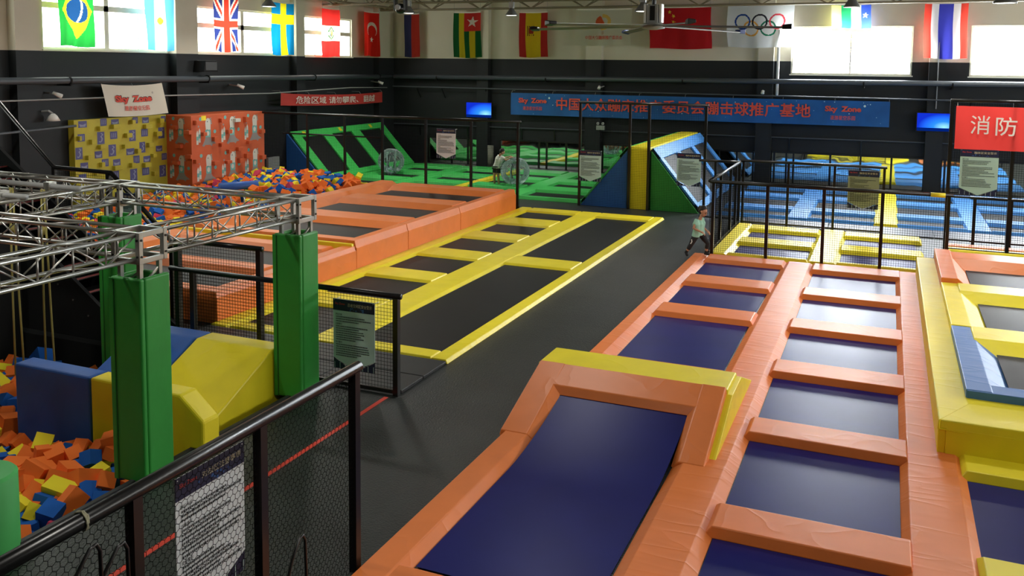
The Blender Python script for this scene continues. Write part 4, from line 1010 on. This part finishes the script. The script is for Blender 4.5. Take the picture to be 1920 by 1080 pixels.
def column(label, c, zb_):
    t = thing('padded_column', label, 'column pad', (c[0], c[1], zb_)); h = .235; zt = 2.47
    q = MB()
    for x in (-1, 1):
        for y in (-1, 1): q.box(c[0] + x * .15 - .025, c[0] + x * .15 + .025, c[1] + y * .15 - .025, c[1] + y * .15 + .025, zb_, TZ0 - .06)
    for z in (2.3, 2.55, 1.5, .6):
        q.bar((c[0] - .15, c[1] - .15, z - .2), (c[0] + .15, c[1] - .15, z + .0), .022); q.bar((c[0] + .15, c[1] - .15, z - .2), (c[0] + .15, c[1] + .15, z), .022)
    build('truss_post', q, STEEL, t)
    th = .07
    q = MB().box(c[0] - h, c[0] + h, c[1] - h, c[1] - h + th, zb_, zt); build('front_pad', q, COLGREEN, t, .025, 3)
    q = MB().box(c[0] + h - th, c[0] + h, c[1] - h + th + .004, c[1] + h, zb_, zt); build('side_pad', q, COLGREEN, t, .025, 3)
    q = MB().box(c[0] - h, c[0] - h + th, c[1] - h + th + .004, c[1] + h - th - .004, zb_, zt); build('side_pad', q, COLGREEN, t, .025, 3)
    q = MB().box(c[0] - h, c[0] + h - th - .004, c[1] + h - th, c[1] + h, zb_, zt); build('back_pad', q, COLGREEN, t, .025, 3)
    q = MB().box(c[0] - h + .05, c[0] - h + .066, c[1] - h - .004, c[1] - h, zb_, zt - .03); build('seam', q, COLDARK, t)
    q = MB().box(c[0] - h - .012, c[0] - h + .05, c[1] - h - .012, c[1] - h, zb_, zt - .01); build('flap', q, COLGREEN, t, .006)
for nm, k, lb in (('front', KA, 'green padded column nearest the camera'), ('right', KB, 'green padded column beside the safety sign fence'), ('back', KC, 'green padded column behind the front one, before the foam pit')):
    column(lb, k, -1.0 if k is KC else 0.0)
    corner('aluminium corner box on the %s' % lb.replace(', before the foam pit', ''), k)
for i, (x, y, lb) in enumerate(((-12.62, 9.75, 'pair of pale climbing ropes hanging from the truss, left one'), (-12.02, 9.82, 'pair of pale climbing ropes hanging from the truss, beside the blue foam block'))):
    t = thing('climbing_rope', lb, 'rope', (x, y, -.2))
    for s_ in (-.06, .08): build('strand', MB().tube([(x + s_ * .4, y, 3.0), (x + s_, y, 1.4), (x + s_ * 1.5, y + .02, -.3)], .016, 8), ROPEM, t, smooth=True)
    build('knot', MB().ball((x, y - .01, 2.35), .05, 10, sq=(1, 1, 1.4)), ROPEM, t, smooth=True)
# stair with red-edged treads and its net rail, black wall of the pit
t = thing('stair', 'black stair with red-edged treads left of the aluminium trusses', 'stair', (-14, 12, 0))
build('stringer', MB().prism([(-12.0, 0), (-11.75, .02), (-16.6, 3.35), (-17.8, 3.35), (-17.8, 0)], 'y', 11.43, 11.5), CHARCOAL, t)
build('stringer', MB().prism([(-12.0, 0), (-11.75, .02), (-16.6, 3.35), (-17.8, 3.35), (-17.8, 0)], 'y', 12.45, 12.52), CHARCOAL, t)
for i in range(14):
    x, z = -12.3 - i * .30, .2 + i * .206
    tr = build('tread', MB().box(x - .3, x, 11.5, 12.45, z - .04, z), BLACK, t)
    build('nosing', MB().box(x - .02, x + .012, 11.5, 12.45, z - .02, z + .004), mat('red_nosing', (120, 40, 36), .6), tr, label='red nosing')
q = MB()
for i in range(12): q.lathe([(.018, -.01), (.018, 0)], (-12.6 - i * .36, 11.43, .22 + i * .248), 8, ax='y')
build('stud', q, STEEL, t)
t = thing('stair_rail', 'black bent handrail with netting running down beside the stair', 'rail', (-13.5, 12.5, 0))
RP = [(-17.6, 5.05), (-15.02, 2.9), (-13.54, 2.88), (-12.06, 1.66)]
build('handrail', MB().tube([(x, 12.56, z) for x, z in RP], .045, 8), BLACK, t, smooth=True)
build('lower_rail', MB().tube([(-13.54, 12.56, 2.74), (-12.06, 12.56, 1.50)], .035, 8), BLACK, t)
for x, z in ((-15.02, 2.9), (-13.6, 2.88), (-12.08, 1.66)): build('post', MB().bar((x, 12.56, 0), (x, 12.56, z), .08), BLACK, t)
build('net', net_mesh(Face((-15.0, 12.56, 0), (1, 0, 0)), 1.45, 1.2, 2.85, .055), NETM, t)
build('upper_rail', MB().tube([(-23.4, 20.4, 2.95), (-23.4, 13.5, 2.75)], .04, 8), SLATE, t)
tag(build('pit_wall', MB().box(-18, -8.12, 11.2, 11.4, -1.0, .06), CHARCOAL), 'black wall board along the far side of the near foam pit', 'board')
tag(build('pit_curtain', MB().box(-14.4, -14.2, 3.1, 11.1, -1.0, 1.9), CHARCOAL), 'black screen wall at the left side of the near foam pit', 'board')
tag(build('platform', MB().box(-23.5, -17.8, 11.5, 13.2, 0, 3.3), CHARCOAL), 'black platform block at the top of the stair', 'platform')

# ------------------------------------------------------------------ climbing walls
CY, CO = mat('climb_yellow', (186, 174, 48), .6, var=.06), mat('climb_orange', (198, 92, 50), .6, var=.06)
PUR, PAL2, PAL, TEAL, GRY = mat('panel_purple', (84, 84, 134), .6), mat('panel_lilac', (140, 146, 172), .6), mat('panel_pale', (206, 210, 200), .6), mat('panel_teal', (110, 180, 176), .6), mat('panel_grey', (142, 140, 138), .6)
YR = [(20.66, 2.86, 20.99, 3.07, 'b'), (21.52, 2.87, 21.78, 3.11, 's'), (21.96, 2.88, 22.28, 3.06, 'b'), (22.87, 2.87, 23.1, 3.09, 's'), (23.29, 2.86, 23.59, 3.06, 'b'), (24.15, 2.86, 24.37, 3.07, 's'), (20.62, 2.42, 20.9, 2.66, 's'), (21.38, 2.28, 21.67, 2.68, 'h'), (21.9, 2.41, 22.2, 2.66, 's'), (22.7, 2.28, 22.99, 2.66, 'h'), (23.23, 2.4, 23.53, 2.66, 's'), (24.01, 2.28, 24.3, 2.67, 'h'), (20.52, 1.86, 20.79, 2.24, 'h'), (21.26, 1.83, 21.56, 2.06, 'b'), (21.82, 1.84, 22.13, 2.23, 'h'), (22.56, 1.82, 22.91, 2.04, 'b'), (23.14, 1.85, 23.4, 2.22, 'h'), (23.88, 1.83, 24.18, 2.03, 'b'), (20.69, 1.53, 20.99, 1.74, 'b'), (21.53, 1.53, 21.81, 1.78, 's'), (21.99, 1.51, 22.3, 1.73, 'b'), (22.86, 1.51, 23.13, 1.77, 's'), (23.3, 1.51, 23.61, 1.72, 'b'), (24.14, 1.51, 24.38, 1.75, 's'), (21.94, 1.07, 22.23, 1.34, 's'), (22.7, .89, 23.01, 1.33, 'h'), (23.23, 1.06, 23.55, 1.32, 's'), (24.02, .92, 24.33, 1.33, 'h'), (20.62, 1.11, 20.91, 1.38, 'b')]
YH = [(21.38, 2.73, 21.62, 2.87), (21.94, 2.76, 22.24, 2.9), (22.74, 2.87, 22.88, 3.0), (23.33, 2.67, 23.62, 2.82), (23.98, 2.83, 24.18, 2.98), (20.58, 2.46, 20.67, 2.6), (21.05, 2.31, 21.2, 2.46), (22.49, 2.42, 22.72, 2.57), (23.81, 2.38, 24.05, 2.54), (21.39, 2.13, 21.59, 2.26), (22.38, 2.07, 22.54, 2.2), (23.45, 2.02, 23.65, 2.18), (22.94, 1.86, 23.09, 2.01), (20.89, 1.82, 21.03, 1.96), (23.63, 1.65, 23.79, 1.78), (21.42, 1.54, 21.55, 1.69), (22.67, 1.41, 22.83, 1.55), (23.25, 1.34, 23.53, 1.49), (21.95, 1.38, 22.27, 1.52), (23.65, 1.01, 23.8, 1.16), (21.19, 1.3, 21.34, 1.45)]
t = thing('climbing_wall', 'yellow climbing wall with purple picture panels on the left wall', 'climbing wall', (-23.6, 22.4, 0))
q = MB().box(-23.85, -23.6, 20.5, 24.4, 0, 3.11); F = Face((-23.6, 0, 0), (0, 1, 0))
for a0, b0, a1, b1, k in YR:
    F.rect(q, a0, a1, b0, b1, .004, 1); w_, h = a1 - a0, b1 - b0
    if k == 's':
        for i in range(3): F.rect(q, a0 + w_ * (.2 + .25 * i), a0 + w_ * (.29 + .25 * i), b0 + h * .2, b0 + h * .8, .007, 2)
    elif k == 'b': F.poly(q, [(a0 + w_ * .1, b0 + h * .55), (a0 + w_ * .2, b0 + h * .12), (a0 + w_ * .8, b0 + h * .12), (a0 + w_ * .92, b0 + h * .6), (a0 + w_ * .5, b0 + h * .42)], .007, 2)
    else:
        pts = [(.55, .9), (.75, .75), (.5, .62), (.68, .45), (.6, .25), (.38, .14), (.3, .25)]
        for i in range(len(pts) - 1):
            (x0, y0), (x1, y1) = pts[i], pts[i + 1]; F.poly(q, [(a0 + w_ * (x0 - .09), b0 + h * y0), (a0 + w_ * (x1 - .09), b0 + h * y1), (a0 + w_ * (x1 + .09), b0 + h * y1), (a0 + w_ * (x0 + .09), b0 + h * y0)][::1], .007, 2)
build('panel', q, [CY, PUR, PAL2], t)
for a0, b0, a1, b1 in YH: build('hold', MB().box(-23.6, -23.46, a0, a1, b0, b1), CY, t, .008)
OH = [(24.51, 2.78, 24.67, 2.93), (25.8, 2.79, 25.93, 2.94), (27.14, 2.72, 27.25, 2.93), (24.85, 2.36, 25.04, 2.49), (26.16, 2.36, 26.37, 2.5), (25.41, 2.14, 25.61, 2.29), (26.69, 1.68, 26.97, 1.81), (24.46, 1.41, 24.71, 1.55), (26.17, 1.63, 26.31, 1.77), (27.15, 1.36, 27.44, 1.53), (28.06, 1.23, 28.3, 1.39), (26.07, 1.25, 26.33, 1.36), (27.29, 1.89, 27.55, 2.01), (25.39, 1.27, 25.68, 1.4), (25.77, 1.91, 25.9, 2.04), (28.05, 2.25, 28.25, 2.39), (26.56, 2.76, 26.84, 2.89, 'w'), (26.77, 1.21, 27.02, 1.38)]
t = thing('climbing_wall', 'orange climbing wall with pale animal pictures beside the yellow one', 'climbing wall', (-23, 26.3, 0))
q = MB().box(-23.85, -22.47, 24.4, 28.36, 0, 3.09)
def creature(F, a, zt, s_=1.):
    P = lambda pts, d, k: F.poly(q, [(a + x * s_, zt + z * s_) for x, z in pts], d, k)
    P([(-.10, -.42), (.14, -.42), (.15, -.2), (.13, -.08), (.07, -.01), (-.02, .0), (-.09, -.06), (-.12, -.16)], .004, 1)      # head and neck
    for i in range(4): P([(.09 + .02 * i, -.02 - .06 * i), (.14 + .025 * i, -.05 - .06 * i), (.2, .01 - .06 * i)], .005, 2)         # crest
    F.disc(q, a - .02 * s_, zt - .13 * s_, .022 * s_, .008, 4, 8)
    P([(-.09, -.43), (-.02, -.40), (-.02, -.43)], .008, 4)
    P([(-.12, -.69), (.14, -.69), (.15, -.42), (-.13, -.42)], .005, 2); F.disc(q, a + .0 * s_, zt - .55 * s_, .075 * s_, .008, 1, 12, 1.2)
    P([(-.30, -.98), (-.2, -1.02), (-.14, -.96), (.12, -.97), (.18, -1.03), (.25, -.95), (.42, -.93), (.2, -.8), (.14, -.69), (-.12, -.69), (-.18, -.82)], .004, 3)   # grey skirt
    for x, z in ((-.42, -.4), (-.53, -.47)): P([(x - .05, z - .45), (x + .05, z - .45), (x + .05, z - .05), (x, z + .06), (x - .05, z - .05)], .004, 1); P([(x - .05, z - .3), (x + .05, z - .3), (x + .05, z - .16), (x - .05, z - .16)], .006, 2)
    F.disc(q, a - .36 * s_, zt - .02 * s_, .07 * s_, .004, 2, 12); F.disc(q, a + .36 * s_, zt - .5 * s_, .07 * s_, .004, 2, 12); F.disc(q, a - .46 * s_, zt - .28 * s_, .04 * s_, .004, 3, 8)
FO = Face((-22.47, 0, 0), (0, 1, 0)); FX = Face((0, 24.4, 0), (1, 0, 0))
for zt in (2.98, 1.67):
    for a in (25.22, 26.5, 27.78): creature(FO, a, zt)
    creature(FX, -22.95, zt + .02, .9)
FO.rect(q, 24.9, 25.14, 2.9, 3.07, .006, 5)
build('panel', q, [CO, PAL, TEAL, GRY, SIGNT, Y0], t)
for h in OH: build('hold', MB().box(-22.47, -22.33, h[0], h[2], h[1], h[3]), PAL if len(h) > 4 else CO, t, .008)
for x, z in ((-23.3, 2.6), (-22.7, 2.45), (-23.1, 1.95), (-22.65, 1.6), (-23.25, 1.35)): build('hold', MB().box(x, x + .26, 24.26, 24.4, z, z + .14), CO, t, .008)
tag(build('panel_board', MB().box(-22.5, -22.4, 28.5, 29.2, 0, 1.25), mat('grey_board', (120, 122, 120), .6)), 'grey board leaning at the right end of the orange climbing wall', 'board')
tag(build('back_board', MB().box(-23.88, -23.5, 29.3, 31.05, 0, 3.0), CHARCOAL), 'black board between the climbing wall and the green slope', 'board')

# ------------------------------------------------------------------ bubble balls
def bubble(label, c, r):
    t = thing('bubble_ball', label, 'bubble ball', (c[0], c[1], c[2] - r))
    build('shell', MB().ball(c, r, 36, sq=(1, 1, .97)), BUBBLE, t, smooth=True)
    build('inner_tube', MB().lathe([(.24, -r * .86), (.22, -r * .4), (.21, 0), (.22, r * .4), (.24, r * .86)], c, 24), BUBBLE, t, smooth=True)
    q = MB()
    for i in range(10):
        a = i * .628; q.tube([(c[0] + math.cos(a) * .22, c[1] + math.sin(a) * .22, c[2] + .25), (c[0] + math.cos(a) * r * .8, c[1] + math.sin(a) * r * .8, c[2] + .12 * math.sin(i * 2.1))], .006, 5)
    build('tie_string', q, WHITE, t)
    for s_ in (-1, 1): build('harness_strap', MB().tube([(c[0] + s_ * .12, c[1], c[2] + .3), (c[0] + s_ * .16, c[1], c[2]), (c[0] + s_ * .12, c[1], c[2] - .3)], .022, 6), BLACK, t)
bubble('clear inflatable bubble ball held by the man on the green trampolines', (-13.90, 33.35, .68), .60)
bubble('clear inflatable bubble ball standing before the sloping green trampoline', (-20.62, 34.9, .60), .60)

# ------------------------------------------------------------------ people
def soft(name, mb, m, parent, voxel=.009, it=8, label=None):
    """one continuous surface grown around the tubes and balls of mb"""
    o = build(name, mb, m, parent, smooth=True, label=label)
    r_ = o.modifiers.new('remesh', 'REMESH'); r_.mode = 'VOXEL'; r_.voxel_size = voxel; r_.use_smooth_shade = True
    sm = o.modifiers.new('smooth', 'SMOOTH'); sm.factor = .5; sm.iterations = it
    return o
def hand(q, w, d, up, k=1.):
    """palm, four curled fingers and a thumb from wrist w along d"""
    d = d.normalized(); s_ = d.cross(up).normalized(); n = s_.cross(d)
    q.tube([w - d * .02, w + d * .03 * k, w + d * .075 * k], [.022 * k, .030 * k, .030 * k], 10)
    for i in range(4):
        f = w + d * .075 * k + s_ * (i - 1.5) * .017 * k; L = (.034, .042, .039, .029)[i] * k
        q.tube([f - d * .02, f + d * L * .6 - n * .006, f + d * L * 1.3 - n * .028 * k, f + d * L * 1.5 - n * .05 * k], [.0095 * k, .009 * k, .0085 * k, .007 * k], 8)
    f = w + d * .03 * k + s_ * .028 * k; q.tube([f - s_ * .015, f + s_ * .018 * k + d * .022 * k, f + s_ * .022 * k + d * .05 * k - n * .02 * k], [.013 * k, .011 * k, .008 * k], 8)
def person(label, base, J, mats, k, pony, leg_to, sleeve_to, shoes, hem, hk=1.):
    """J: joint positions in the room; k: body thickness; leg_to / sleeve_to: where trousers and sleeves end along the limb (1 = knee / elbow)"""
    sk, sh, pa, hr, so = mats
    t = thing('person', label, 'person', base)
    J = {a: Vector(v) for a, v in J.items()}
    pel = (J['hipL'] + J['hipR']) / 2; che = J['chest']; hc = J['head']; nk = J['neck']
    ax_ = (hc - nk).normalized(); face = Vector(J['face']).normalized(); face = (face - ax_ * face.dot(ax_) * .5).normalized(); side = face.cross(ax_).normalized(); face_up = side.cross(face).normalized()
    q = MB()
    def torso(q, g, lo=0.):
        for S_ in 'LR':
            h, s_ = J['hip' + S_], J['shoulder' + S_]
            m1 = h.lerp(s_, .45).lerp(pel.lerp(che, .45), .25)
            q.tube([h + (h - m1) * lo, m1, h.lerp(s_, .8), s_.lerp(che, .15)], [(.092 + g + lo * .05) * k, (.082 + g) * k, (.088 + g) * k, (.058 + g) * k], 12)
        q.tube([pel, pel.lerp(che, .5), che, che.lerp(nk, .7)], [(.10 + g) * k, (.092 + g) * k, (.105 + g) * k, (.055 + g * .6) * k], 12)
    torso(q, 0)
    q.tube([che, nk, hc - ax_ * .03 * k], [.05 * k, .046 * k, .044 * k], 12)
    H = k * hk
    F = lambda f, u, w_=0.: hc + face * f * H + face_up * u * H + side * w_ * H
    q.ball(F(-.012, .022), .098 * H, 18, sq=(.92, .92, 1.06)); q.ball(F(.025, -.045), .066 * H, 16); q.ball(F(.045, -.085), .034 * H, 12)      # skull, jaw, chin
    q.tube([F(.085, .02), F(.108, -.022), F(.092, -.03)], [.012 * H, .017 * H, .013 * H], 8); q.ball(F(.088, -.062), .016 * H, 10, sq=(1, 1, .7)); q.ball(F(.082, .035), .02 * H, 10)   # nose, mouth, brow
    for w_ in (-1, 1): q.ball(F(-.01, -.005, w_ * .092), .024 * H, 10, sq=(.8, .8, 1.2))                                # ears
    for S_ in 'LR':
        h, kn, an, to = J['hip' + S_], J['knee' + S_], J['ankle' + S_], J['toe' + S_]
        q.tube([h, h.lerp(kn, .5), kn, kn.lerp(an, .35), an], [.088 * k, .076 * k, .054 * k, .056 * k, .036 * k], 12)
        hl = an + (an - kn).normalized() * .045 * k - (to - an).normalized() * .02 * k
        q.tube([an, hl, hl.lerp(to, .55), to], [.036 * k, .036 * k, .036 * k, .026 * k], 10)
        s_, el, wr = J['shoulder' + S_], J['elbow' + S_], J['wrist' + S_]
        q.tube([che.lerp(s_, .7), s_, s_.lerp(el, .5), el, el.lerp(wr, .3), wr], [.05 * k, .052 * k, .043 * k, .034 * k, .036 * k, .024 * k], 12)
        hand(q, wr, wr - el, Vector((0, 0, 1)) if abs((wr - el).normalized().z) < .9 else Vector((1, 0, 0)), k)
    soft('body', q, sk, t, .007, 3)
    q = MB(); torso(q, .016, hem)
    for S_ in 'LR':
        s_, el = J['shoulder' + S_], J['elbow' + S_]
        q.tube([che.lerp(s_, .6), s_, s_.lerp(el, sleeve_to * .6), s_.lerp(el, sleeve_to)], [.06 * k, .068 * k, .062 * k, .06 * k], 12)
    soft('shirt', q, sh, t, .009, 4)
    q = MB(); q.tube([pel - (che - pel) * .05, pel + (che - pel) * .2], [.108 * k, .105 * k], 12)
    for S_ in 'LR':
        h, kn, an = J['hip' + S_], J['knee' + S_], J['ankle' + S_]
        if leg_to > 1: pts, rs = [h.lerp(pel, .3), h, h.lerp(kn, .5), kn, kn.lerp(an, min(.35, leg_to - 1)), kn.lerp(an, leg_to - 1)], [.10, .10, .088, .066, .066, .054]
        else: pts, rs = [h.lerp(pel, .3), h, h.lerp(kn, leg_to)], [.104, .106, .098]
        q.tube(pts, [r_ * k for r_ in rs], 12)
    soft('leggings' if leg_to > 1 else 'shorts', q, pa, t, .009, 4)
    q = MB(); q.ball(F(-.042, .046), .104 * H, 18, sq=(.96, .96, 1)); q.ball(F(-.055, -.01), .088 * H, 16)
    if pony: q.tube([F(-.10, .06), F(-.16, .05), F(-.18, -.02), F(-.17, -.07)], [.03 * H, .036 * H, .03 * H, .012 * H], 10)
    soft('hair', q, hr, t, .010, 3)
    if so:
        for S_ in 'LR':
            kn, an, to = J['knee' + S_], J['ankle' + S_], J['toe' + S_]
            hl = an + (an - kn).normalized() * .045 * k - (to - an).normalized() * .02 * k
            soft('sock', MB().tube([an + (kn - an).normalized() * .05, an, hl, hl.lerp(to, .55), to], [.042 * k, .042 * k, .043 * k, .042 * k, .032 * k], 12), so, t, .008, 3)
    for w_ in (-1, 1): build('eye', MB().ball(F(.088, .008, w_ * .034), .011 * H, 10), BLACK, t, smooth=True)
    build('mouth', MB().tube([F(.086, -.064, -.022), F(.098, -.066), F(.086, -.064, .022)], .005 * H, 6), mat('lips', (150, 84, 76), .5), t)
    return t
SKIN = mat('skin', (196, 146, 116), .5, spec=.3)
KID = {'hipL': (-4.41, 23.39, .60), 'hipR': (-4.52, 23.22, .58), 'chest': (-4.45, 23.28, .90), 'neck': (-4.42, 23.27, 1.05), 'head': (-4.335, 23.25, 1.225), 'face': (.80, -.42, -.42),
       'kneeL': (-4.22, 23.34, .38), 'ankleL': (-4.26, 23.33, .14), 'toeL': (-4.16, 23.26, .105), 'kneeR': (-4.64, 23.18, .32), 'ankleR': (-4.74, 23.2, .14), 'toeR': (-4.71, 23.15, .04),
       'shoulderL': (-4.40, 23.42, .99), 'elbowL': (-4.42, 23.47, .80), 'wristL': (-4.26, 23.40, .70), 'shoulderR': (-4.50, 23.13, .99), 'elbowR': (-4.55, 23.06, .80), 'wristR': (-4.35, 23.06, .72)}
pk = person('child in a mint T-shirt and black leggings running past the net fence', (-4.48, 23.25, 0.0), KID, (SKIN, mat('mint_shirt', (168, 222, 200), .8), mat('leggings', (30, 30, 36), .7), mat('dark_hair', (34, 27, 24), .6), mat('dark_socks', (28, 26, 28), .8)), .92, True, 1.62, .5, True, .12, 1.13)
build('leg_stripe', MB().tube([(-4.60, 23.085, .50), (-4.585, 23.075, .44), (-4.62, 23.08, .38)], .012, 6), WHITE, pk)
MAN = {'hipL': (-14.60, 33.24, .80), 'hipR': (-14.76, 33.30, .80), 'chest': (-14.58, 33.22, 1.16), 'neck': (-14.51, 33.22, 1.34), 'head': (-14.42, 33.24, 1.46), 'face': (.75, .45, -.55),
       'kneeL': (-14.58, 33.2, .45), 'ankleL': (-14.58, 33.28, .13), 'toeL': (-14.47, 33.24, .075), 'kneeR': (-14.78, 33.26, .45), 'ankleR': (-14.80, 33.33, .13), 'toeR': (-14.70, 33.36, .075),
       'shoulderL': (-14.36, 33.12, 1.25), 'elbowL': (-14.19, 33.08, 1.14), 'wristL': (-14.05, 33.16, 1.23), 'shoulderR': (-14.66, 33.38, 1.26), 'elbowR': (-14.46, 33.52, 1.18), 'wristR': (-14.22, 33.5, 1.25)}
pm_ = person('man in a white shirt and black shorts bending over the bubble ball', (-14.66, 33.26, .03), MAN, (SKIN, mat('white_shirt', (222, 226, 216), .8), mat('black_shorts', (24, 24, 26), .7), mat('dark_hair', (34, 27, 24), .6), None), 1.0, False, .62, .62, False, .15)
for z, h_ in ((.84, .022), (.76, .022)): build('shirt_stripe', MB().add([( -14.665 + (.215 + (.80 - z) * .1) * math.cos(a) , 33.26 + (.155 + (.80 - z) * .1) * math.sin(a), z + dz) for dz in (-h_, h_) for a in [i * .2618 for i in range(24)]], [(i, (i + 1) % 24, 24 + (i + 1) % 24, 24 + i) for i in range(24)]), BLACK, pm_, smooth=True)

# ------------------------------------------------------------------ roof trusses, fan, lamps
def roof_truss(label, y, z0=7.62, z1=8.35):
    t = thing('roof_truss', label, 'roof truss', (-5, y, z0))
    q0 = MB().tube([(XL, y, z0), (XR, y, z0)], .05, 6); build('bottom_chord', q0, BEAM, t)
    for dy in (-.45, .45): build('top_chord', MB().tube([(XL, y + dy, z1), (XR, y + dy, z1)], .045, 6), BEAM, t)
    q = MB(); x = XL + .6; s_ = 1
    while x < XR - 2.6:
        for dy in (-.45, .45): q.tube([(x, y, z0), (x - 1.3, y + dy, z1)], .03, 5); q.tube([(x, y, z0), (x + 1.3, y + dy, z1)], .03, 5)
        q.tube([(x + 1.3, y - .45, z1), (x + 1.3, y + .45, z1)], .025, 5)
        x += 2.6
    build('lattice', q, BEAM, t)
roof_truss('brown roof truss nearest the back wall above the flags', 38.9)
roof_truss('brown roof truss second from the back wall', 34.4)
roof_truss('brown roof truss third from the back wall', 29.6, 7.7)
t = thing('roof_beam', 'brown roof truss running along the left wall above the flags', 'roof truss', (XL + 1.4, 20, 7.75))
build('bottom_chord', MB().tube([(XL + 1.5, 2, 7.72), (XL + 1.5, 40, 7.66)], .05, 6), BEAM, t)
q = MB(); 
for i in range(18): q.tube([(XL + 1.5, 4 + 2 * i, 7.7), (XL + 1.5, 5 + 2 * i, 8.4)], .03, 5); q.tube([(XL + 1.5, 5 + 2 * i, 8.4), (XL + 1.5, 6 + 2 * i, 7.7)], .03, 5)
build('lattice', q, BEAM, t)
# ceiling fan
t = thing('ceiling_fan', 'huge six-blade ceiling fan hanging before the back wall flags', 'fan', (-6.23, 25, 5.9)); cx, cy = -6.23, 25
build('downrod', MB().tube([(cx, cy, 6.7), (cx, cy, ZC)], .06, 10), BLACK, t)
build('motor', MB().box(cx - .16, cx + .16, cy - .16, cy + .16, 6.2, 6.72), GREYW, t, .02)
for s_ in (-1, 1): build('cover_plate', MB().box(cx + s_ * .22 - .035, cx + s_ * .22 + .035, cy - .14, cy + .14, 6.22, 6.74), WHITE, t, .01)
build('motor_panel', MB().box(cx - .07, cx + .07, cy - .175, cy - .16, 6.28, 6.68), BLACK, t)
build('hub', MB().lathe([(.1, .2), (.3, .12), (.32, 0), (.1, -.04)], (cx, cy, 6.06), 20), GREYW, t, smooth=True)
FANM = mat('fan_blade', (128, 130, 130), .4, metal=.4)
for i in range(6):
    a = R(-2 + 60 * i); dx, dy = math.cos(a), math.sin(a); sx, sy = -dy, dx
    P = lambda l, w__, z: (cx + dx * l + sx * w__, cy + dy * l + sy * w__, 6.1 + z - .02 * l)
    vs = [P(l, w__, z) for l in (.3, 3.55) for w__, z in ((-.1, .0), (.1, .05), (.1, .065), (-.1, .03))]
    b = build('blade', MB().add(vs, [(3, 2, 1, 0), (4, 5, 6, 7), (0, 1, 5, 4), (1, 2, 6, 5), (2, 3, 7, 6), (3, 0, 4, 7)]), FANM, t)
    vs = [P(l, w__, z) for l in (3.53, 3.78) for w__, z in ((-.11, -.02), (.11, .03), (.1, .11), (-.1, .10 if l < 3.6 else .14))]
    build('winglet', MB().add(vs, [(3, 2, 1, 0), (4, 5, 6, 7), (0, 1, 5, 4), (1, 2, 6, 5), (2, 3, 7, 6), (3, 0, 4, 7)]), mat('winglet_blue', (36, 62, 130), .5) if i in (1, 2) else BLACK, b, .02)
# high bay lamps: their own light is the room's lamp light
def lamp(label, x, y, z, on, r=.26, show=True):
    t = thing('high_bay_lamp', label, 'lamp', (x, y, z))
    build('ballast', MB().box(x - .1, x + .1, y - .08, y + .08, z + .30, z + .55), GREYW, t, .01)
    build('stem', MB().tube([(x, y, z + .5), (x, y, ZC)], .018, 6), BLACK, t)
    build('reflector', MB().lathe([(.07, .32), (.1, .25), (r, .03), (r, 0), (r - .015, .0), (.09, .22)], (x, y, z), 24), mat('lamp_reflector', (120, 122, 120), .4, metal=.5), t, smooth=True)
    build('diffuser', MB().lathe([(r - .02, .012), (r - .02, .02)], (x, y, z), 24), LAMPGLOW if on else WHITE, t)
    if on:
        l = bpy.data.lights.new('lamp_light', 'AREA'); l.shape = 'DISK'; l.size = .5; l.energy = LAMP_W; l.color = (1, .96, .88); l.spread = R(150)
        lo = bpy.data.objects.new('lamp_light', l); C.objects.link(lo); lo.parent = t; lo.location = (0, 0, -.01)
lamp('lit cone-shaped high bay lamp before the red and yellow striped flag', -14.4, 34, 7.0, True)
lamp('cone-shaped high bay lamp before the white, blue and red flag', -19.2, 34, 7.15, True)
lamp('cone-shaped high bay lamp before the short star flag above the bright window', -1.16, 29, 6.82, True, .24)
lamp('cone-shaped high bay lamp before the five-star red flag', -7.6, 29.0, 6.78, True)
lamp('cone-shaped high bay lamp at the upper right corner', 2.6, 26, 6.68, True, .28)
lamp('cone-shaped high bay lamp before the blue flag with a yellow cross', -20.4, 26.1, 6.95, True)
for x, y, lb in ((-20, 16, 'over the climbing side'), (-13, 19, 'over the raised orange deck'), (-6, 16, 'over the dark aisle'), (1.5, 17, 'over the navy beds'), (8, 24, 'over the right side'), (8, 12, 'over the right front corner'), (-2.2, 5, 'over the ramp trampoline'), (-11, 7, 'over the near foam pit'), (8, 33, 'over the far right corner')):  # unseen lamps, added out of view to light the areas below
    lamp('unseen high bay lamp added for light %s' % lb, x, y, 7.2, True)
t = thing('moving_head_light', 'black moving-head stage light under the roof left of the striped flags', 'stage light', (-17.3, 30, 6.95))
build('yoke', MB().box(-17.55, -17.47, 29.9, 30.1, 7.0, 7.55).box(-17.13, -17.05, 29.9, 30.1, 7.0, 7.55).box(-17.55, -17.05, 29.85, 30.15, 7.5, 7.7), BLACK, t, .01)
build('head', MB().ball((-17.3, 30, 7.08), .2, 18, sq=(1, 1.2, 1)), BLACK, t, smooth=True)
build('lens', MB().lathe([(.1, -.27), (.12, -.2)], (-17.3, 30, 7.12), 16, ax='y'), GREYW, t)
build('drop_pole', MB().tube([(-17.3, 30, 7.7), (-17.3, 30, ZC)], .03, 8), BLACK, t)
